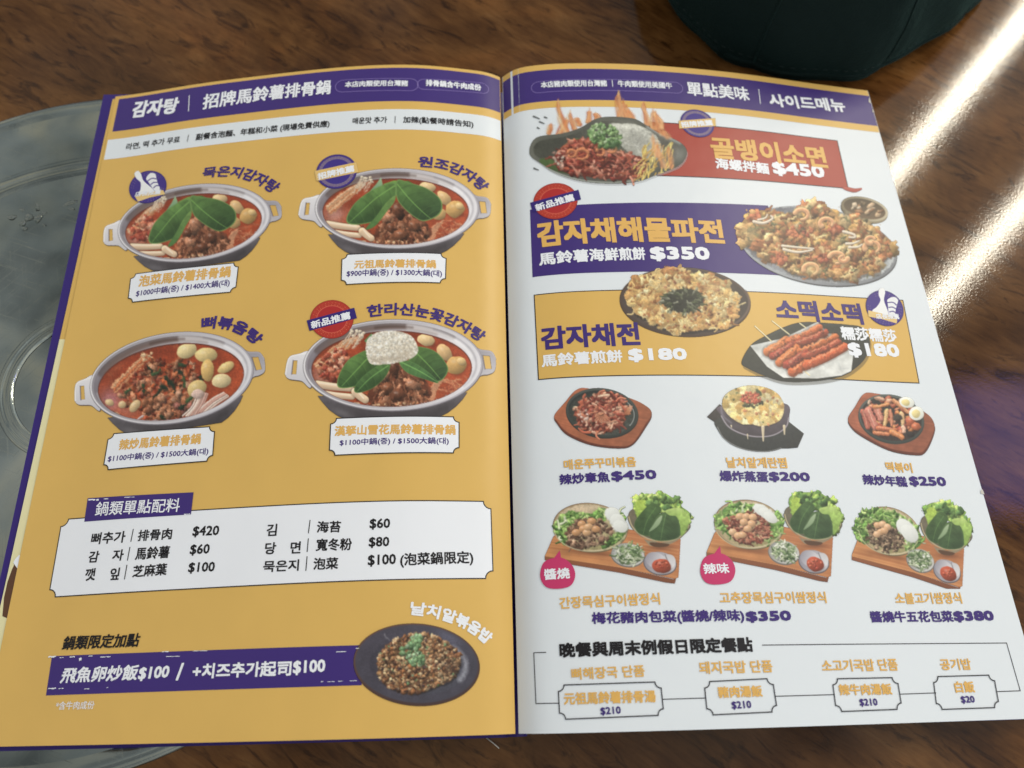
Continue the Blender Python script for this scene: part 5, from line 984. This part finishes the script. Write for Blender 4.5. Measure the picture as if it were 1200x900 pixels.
# ================================================================ lettering of the left page
A, B = PL, PR
T = text
T(A, '감자탕', [(153, 139), (207, 133)], 19, 'wht', 'heading_lettering', .045, h2=18)
stroke('divider', [(222, 112), (221, 131)], .00035, 7, M['wht'], A)
T(A, '招牌馬鈴薯排骨鍋', [(237, 129), (314, 118), (387, 110.5)], 17.5, 'wht', 'heading_lettering', .03, h2=16.5)
T(A, '本店肉類使用台灣豬', [(404, 103), (478, 101.5)], 7, 'wht', 'notice_lettering', .03); T(A, '排骨鍋含牛肉成份', [(499, 101), (564, 107)], 7.5, 'wht', 'notice_lettering', .04)
T(A, '라면, 떡 추가 무료  │  副餐含泡麵、年糕和小菜 (現場免費供應)', [(147, 177.5), (265, 162), (386, 150)], 9, 'black', 'notice_lettering', .022)
T(A, '매운맛 추가  │  加辣(點餐時請告知)', [(413, 147), (480, 145.5), (555, 151)], 9, 'black', 'notice_lettering', .022)
T(A, '묵은지감자탕', [(237, 209.5), (282, 210), (318, 228)], 12.5, 'purple', 'dish_name_lettering', .035, h2=14)
T(A, '원조감자탕', [(490, 196), (532, 204), (563, 225)], 13, 'purple', 'dish_name_lettering', .035, h2=14)
T(A, '뼈볶음탕', [(236, 387), (270, 388), (299, 406)], 15, 'purple', 'dish_name_lettering', .04, h2=14)
T(A, '한라산눈꽃감자탕', [(431, 372.5), (502, 374), (562, 402)], 14.5, 'purple', 'dish_name_lettering', .035, h2=15)
for nm, p0, p1, q, pr, r0, r1 in (('泡菜馬鈴薯排骨鍋', (162, 337), (270, 325), 13, '$1000中鍋(중) / $1400大鍋(대)', (159, 349.5), (269, 336.5)),
                              ('元祖馬鈴薯排骨鍋', (415, 315.5), (511, 315), 10, '$900中鍋(중) / $1300大鍋(대)', (406, 326), (518, 326)),
                              ('辣炒馬鈴薯排骨鍋', (139, 528), (235, 520.5), 12.5, '$1100中鍋(중) / $1500大鍋(대)', (126, 543), (244, 534)),
                              ('漢拏山雪花馬鈴薯排骨鍋', (392, 511.5), (534, 510), 12, '$1100中鍋(중) / $1500大鍋(대)', (398, 524), (526, 522))):
    T(A, nm, [p0, p1], q, 'gold2', 'dish_name_lettering', .035, lv=10); T(A, pr, [r0, r1], 9, 'purple', 'price_lettering', .02, lv=10)
T(A, '新品推薦', [(365.5, 386), (411.5, 374)], 9, 'wht', 'badge_lettering', .035, lv=11); T(B, '新品推薦', [(629, 248.5), (674, 235.5)], 8.5, 'wht', 'badge_lettering', .035, lv=11)
T(A, '招牌推薦', [(373, 211.5), (416, 201.5)], 8, 'wht', 'badge_lettering', .045, lv=11); T(B, '招牌推薦', [(799, 150), (836, 147.5)], 6.5, 'wht', 'badge_lettering', .045, lv=11)
T(A, '店長推薦', [(158, 231), (188, 228)], 5.5, 'wht', 'badge_lettering', .03, lv=11); T(B, '店長推薦', [(1027, 374), (1054, 374.5)], 6, 'wht', 'badge_lettering', .03, lv=11)
T(A, '鍋類單點配料', [(111, 605), (210, 600)], 16, 'wht', 'heading_lettering', .012, lv=9)
for s_, p0, p1, q in (('뼈추가', (106, 638.5), (146, 636), 13.5), ('감', (103, 659.5), (115, 659), 13), ('자', (131, 657.5), (144, 657), 13), ('깻', (99, 681), (111, 680), 14), ('잎', (128, 680), (139, 679.5), 14),
                      ('排骨肉', (161, 634.5), (201, 632), 13), ('馬鈴薯', (158, 656.5), (198, 654), 14.5), ('芝麻葉', (155, 677), (195, 674), 14), ('$420', (225, 630), (256, 629), 13), ('$60', (222, 651.5), (245, 650.5), 13), ('$100', (220, 672.5), (251, 671.5), 13),
                      ('김', (312, 628.5), (324, 628), 14), ('당', (310, 650), (323, 649.5), 14), ('면', (340, 649), (352, 648.5), 14), ('묵은지', (308, 671), (350, 669), 13.5),
                      ('海苔', (371, 624.5), (399, 624), 13.5), ('寬冬粉', (370, 646), (412, 645), 14.5), ('泡菜', (367, 668), (396, 667), 14), ('$60', (433, 621), (457, 620.5), 13), ('$80', (432, 642.5), (456, 642), 13), ('$100', (431, 664.5), (464, 663), 14), ('(泡菜鍋限定)', (469, 665.5), (555, 662.5), 17)):
    T(A, s_, [p0, p1], q, 'black', 'price_lettering' if '$' in s_ else 'item_lettering', .026, lv=6)
for a, b in (((156.5, 620), (153.5, 635)), ((152.5, 641), (149.5, 657)), ((149, 662), (146, 679)), ((363.5, 609.5), (361.5, 625)), ((361.5, 631), (360, 647)), ((360, 652), (358.5, 669))): stroke('divider', [a, b], .00035, 6, M['black'], A)
T(A, '鍋類限定加點', [(72, 762), (162, 758)], 16, 'black', 'heading_lettering', .03, shear=.12)
T(A, '飛魚卵炒飯', [(70, 801), (160, 797)], 18, 'wht', 'heading_lettering', .03, shear=.12); T(A, '$100', [(161, 798.5), (197, 796)], 16, 'wht', 'price_lettering', .035, shear=.1); T(A, '/', [(206, 797.5), (214, 797)], 20, 'wht', 'heading_lettering', .02)
T(A, '+치즈추가起司', [(225, 796), (341, 792)], 18, 'wht', 'heading_lettering', .035); T(A, '$100', [(343, 791.5), (381, 789.5)], 17, 'wht', 'price_lettering', .035)
T(A, '*含牛肉成份', [(65, 832), (110, 831)], 9.5, 'wht', 'notice_lettering', .01)
T(A, '날치알볶음밥', [(480, 720.5), (532, 732), (569, 756)], 16, 'wht', 'dish_name_lettering', .04)
# ================================================================ lettering of the right page
T(B, '本店豬肉類使用台灣豬 │ 牛肉類使用美國牛', [(634, 104), (710, 102), (788, 105)], 8, 'wht', 'notice_lettering', .03)
T(B, '單點美味', [(806, 112), (879, 119)], 16, 'wht', 'heading_lettering', .025); stroke('divider', [(889, 105), (891, 122)], .00035, 7, M['wht'], B); T(B, '사이드메뉴', [(903, 125), (992, 132)], 14.5, 'wht', 'heading_lettering', .04)
T(B, '골뱅이소면', [(835, 186), (971, 198)], 25, 'gold2', 'dish_name_lettering', .045, h2=24); T(B, '海螺拌麵', [(839, 198), (902, 205)], 13, 'wht', 'dish_name_lettering', .035); T(B, '$450', [(907, 206), (968, 211)], 16, 'wht', 'price_lettering', .045)
T(B, '감자채해물파전', [(631, 291), (740, 284), (850, 286.5)], 30, 'gold2', 'dish_name_lettering', .05, h2=28)
T(B, '馬鈴薯海鮮煎餅', [(632, 312), (700, 306.5), (757, 305)], 15, 'wht', 'dish_name_lettering', .035); T(B, '$350', [(763, 306.5), (833, 307)], 17, 'wht', 'price_lettering', .045)
T(B, '감자채전', [(635, 411), (751, 405)], 27, 'purple', 'dish_name_lettering', .045); T(B, '馬鈴薯煎餅', [(635, 431), (730, 425)], 15, 'wht', 'dish_name_lettering', .035); T(B, '$180', [(737, 425), (806, 424)], 16, 'wht', 'price_lettering', .045)
T(B, '소떡소떡', [(911, 375), (1013, 381)], 24, 'purple', 'dish_name_lettering', .045); T(B, '糯莎糯莎', [(987, 398), (1052, 402)], 15, 'wht', 'dish_name_lettering', .035); T(B, '$180', [(996, 419), (1056, 421)], 17, 'wht', 'price_lettering', .045)
T(B, '매운쭈꾸미볶음', [(661, 551), (746, 547)], 12, 'gold2', 'dish_name_lettering', .035); T(B, '辣炒章魚', [(656, 568.5), (715, 565)], 12.5, 'purple', 'dish_name_lettering', .035); T(B, '$450', [(717, 565), (770, 563)], 12.5, 'purple', 'price_lettering', .04)
T(B, '날치알계란찜', [(852, 548.5), (923, 549)], 12.5, 'gold2', 'dish_name_lettering', .035); T(B, '爆炸蒸蛋', [(844, 564), (901, 565.5)], 12.5, 'purple', 'dish_name_lettering', .035); T(B, '$200', [(902, 565), (950, 566)], 12, 'purple', 'price_lettering', .04)
T(B, '떡볶이', [(1039, 553), (1070, 554.5)], 11.5, 'gold2', 'dish_name_lettering', .035); T(B, '辣炒年糕', [(1012, 568), (1064, 571)], 12, 'purple', 'dish_name_lettering', .035); T(B, '$250', [(1067, 570.5), (1110, 571.5)], 12, 'purple', 'price_lettering', .04)
T(B, '醬燒', [(638, 680), (668, 678)], 13, 'wht', 'bubble_lettering', .03, lv=11); T(B, '辣味', [(825, 673), (855, 672)], 12.5, 'wht', 'bubble_lettering', .03, lv=11)
T(B, '간장목심구이쌈정식', [(656, 714), (774, 708.5)], 14, 'gold2', 'dish_name_lettering', .03); T(B, '고추장목심구이쌈정식', [(844, 707.5), (969, 707)], 13.5, 'gold2', 'dish_name_lettering', .03); T(B, '소불고기쌈정식', [(1050, 708), (1128, 707.5)], 13, 'gold2', 'dish_name_lettering', .03)
T(B, '梅花豬肉包菜(醬燒/辣味)', [(694, 733.5), (873, 730)], 16, 'purple', 'dish_name_lettering', .035); T(B, '$350', [(875, 730), (928, 729)], 13.5, 'purple', 'price_lettering', .045)
T(B, '醬燒牛五花包菜', [(1021, 729.5), (1118, 729)], 13, 'purple', 'dish_name_lettering', .035); T(B, '$380', [(1119, 729.5), (1166, 729)], 13, 'purple', 'price_lettering', .045)
T(B, '晚餐與周末例假日限定餐點', [(656, 771), (883, 764)], 17.5, 'black', 'heading_lettering', .045)
for s_, p0, p1, q in (('뼈해장국 단품', (670, 797), (756, 793), 14), ('돼지국밥 단품', (820, 790), (906, 788), 14.5), ('소고기국밥 단품', (964, 787.5), (1053, 786), 14), ('공기밥', (1103, 785.5), (1139, 785), 13)): T(B, s_, [p0, p1], q, 'gold2', 'dish_name_lettering', .03)
for s_, p0, p1, q in (('元祖馬鈴薯排骨湯', (661, 826), (769, 823), 14.5), ('豬肉湯飯', (842, 818), (894, 816.5), 13.5), ('辣牛肉湯飯', (984, 815), (1046, 814), 13), ('白飯', (1120, 812), (1143, 811.5), 13)): T(B, s_, [p0, p1], q, 'gold2', 'dish_name_lettering', .035)
for s_, p0, p1, q in (('$210', (704, 839), (728, 837.5), 10), ('$210', (858, 832), (881, 831), 10), ('$210', (1008, 828.5), (1029, 828), 9.5), ('$20', (1127, 825), (1143, 824.5), 9)): T(B, s_, [p0, p1], q, 'purple', 'price_lettering', .03)
# ================================================================ the dark green cap lying beyond the menu
fm, ft, fb = mat('dark_green_cloth', (.0025, .0105, .0098), .85, spec=.2)
tc, n1, n2 = nodes(ft, 'TexCoord', 'TexNoise', 'TexNoise'); n1.inputs['Scale'].default_value = 900; n2.inputs['Scale'].default_value = 26; n2.inputs['Detail'].default_value = 3
for n in (n1, n2): ft.links.new(tc.outputs['Object'], n.inputs['Vector'])
fb.inputs['Sheen Weight'].default_value = .1; fb.inputs['Sheen Tint'].default_value = (.2, .6, .55, 1)
b1, b2 = nodes(ft, 'Bump', 'Bump'); b1.inputs['Distance'].default_value = .0003; b2.inputs['Distance'].default_value = .006; b2.inputs['Strength'].default_value = .6
ft.links.new(n1.outputs['Fac'], b1.inputs['Height']); ft.links.new(n2.outputs['Fac'], b2.inputs['Height']); ft.links.new(b1.outputs[0], b2.inputs['Normal']); ft.links.new(b2.outputs[0], fb.inputs['Normal'])
cw = [on_plane(float(x), float(y), TZ)[:2] for x, y in ((750, -60), (775, 0), (815, 50), (865, 84), (940, 99), (1008, 98), (1050, 76), (1100, 48), (1135, 18), (1170, -28), (1185, -90), (1150, -170), (1040, -215), (900, -200), (810, -140))]
base = smooth(cw, 6); cc = base.mean(0); cap = tag(root('cap', (cc[0], cc[1], TZ)), 'dark green cloth cap lying beyond the right page of the menu', 'cap')
V = []; F = []; N = len(base); prof = [(.965, 0), (.99, .006), (1.0, .016), (.985, .030), (.93, .048), (.84, .064), (.70, .078), (.50, .088), (.28, .094), (.1, .096)]
seam_k = [int(N * f) for f in (5.6 / 15, 8.7 / 15, 11 / 15, 13.3 / 15, .8 / 15, 3.2 / 15)]
for j, (f, z) in enumerate(prof):
    for k in range(N):
        d = min(min(abs(k - s_), N - abs(k - s_)) for s_ in seam_k); g = 1 - .012 * math.exp(-(d / .8) ** 2) + .008 * math.sin(k * .9 + z * 90)
        V.append(((base[k][0] - cc[0]) * f * g, (base[k][1] - cc[1]) * f * g, z))
V.append((0, 0, .097))
for j in range(len(prof) - 1):
    for k in range(N): F.append((j * N + (k + 1) % N, j * N + k, (j + 1) * N + k, (j + 1) * N + (k + 1) % N))
for k in range(N): F.append(((len(prof) - 1) * N + (k + 1) % N, (len(prof) - 1) * N + k, len(prof) * N))
cr_ = mesh('crown', [(x, y, z) for x, y, z in V], [f[::-1] for f in F], fm, cap, None, True)
def tube(name, pts, r, m, parent, n=6, label=None):
    P = [Vector(p) for p in pts]; V = []; F = []
    for i, p in enumerate(P):
        t = (P[min(i + 1, len(P) - 1)] - P[max(i - 1, 0)]).normalized(); a = t.orthogonal().normalized(); b = t.cross(a)
        V += [p + (a * math.cos(math.tau * k / n) + b * math.sin(math.tau * k / n)) * r for k in range(n)]
    for i in range(len(P) - 1):
        for k in range(n): F.append((i * n + k, i * n + (k + 1) % n, (i + 1) * n + (k + 1) % n, (i + 1) * n + k))
    F += [tuple(range(n))[::-1], tuple((len(P) - 1) * n + k for k in range(n))]
    return mesh(name, V, F, m, parent, label, True)
for s_ in seam_k: tube('seam', [Vector(V[j * N + s_]) for j in range(1, len(prof))], .0007, fm, cap)
tube('hem', [Vector(V[1 * N + k % N]) * 1.0 for k in range(N + 1)], .0011, fm, cap)
sm_, _, _ = mat('dark_thread', (.006, .02, .018), .8)
rw = [(Vector(V[1 * N + k % N]) * .6 + Vector(V[2 * N + k % N]) * .4) * 1.0015 for k in range(N)]
for k in range(0, N): tube('stitch', [rw[k] * .75 + rw[(k + 1) % N] * .25, rw[k] * .3 + rw[(k + 1) % N] * .7], .00022, sm_, cap, 5)
# ================================================================ a loose plastic thread beside the menu
hm, _, _ = mat('clear_fibre', (.5, .47, .42), .35)
p0, p1, p2 = on_plane(568., 863., TZ + .0004), on_plane(577., 870., TZ + .0004), on_plane(585., 877., TZ + .0004)
o = tube('thread', [p0, p1, p2], .00022, hm, None); tag(o, 'thin pale loose thread on the table below the menu spine', 'thread')
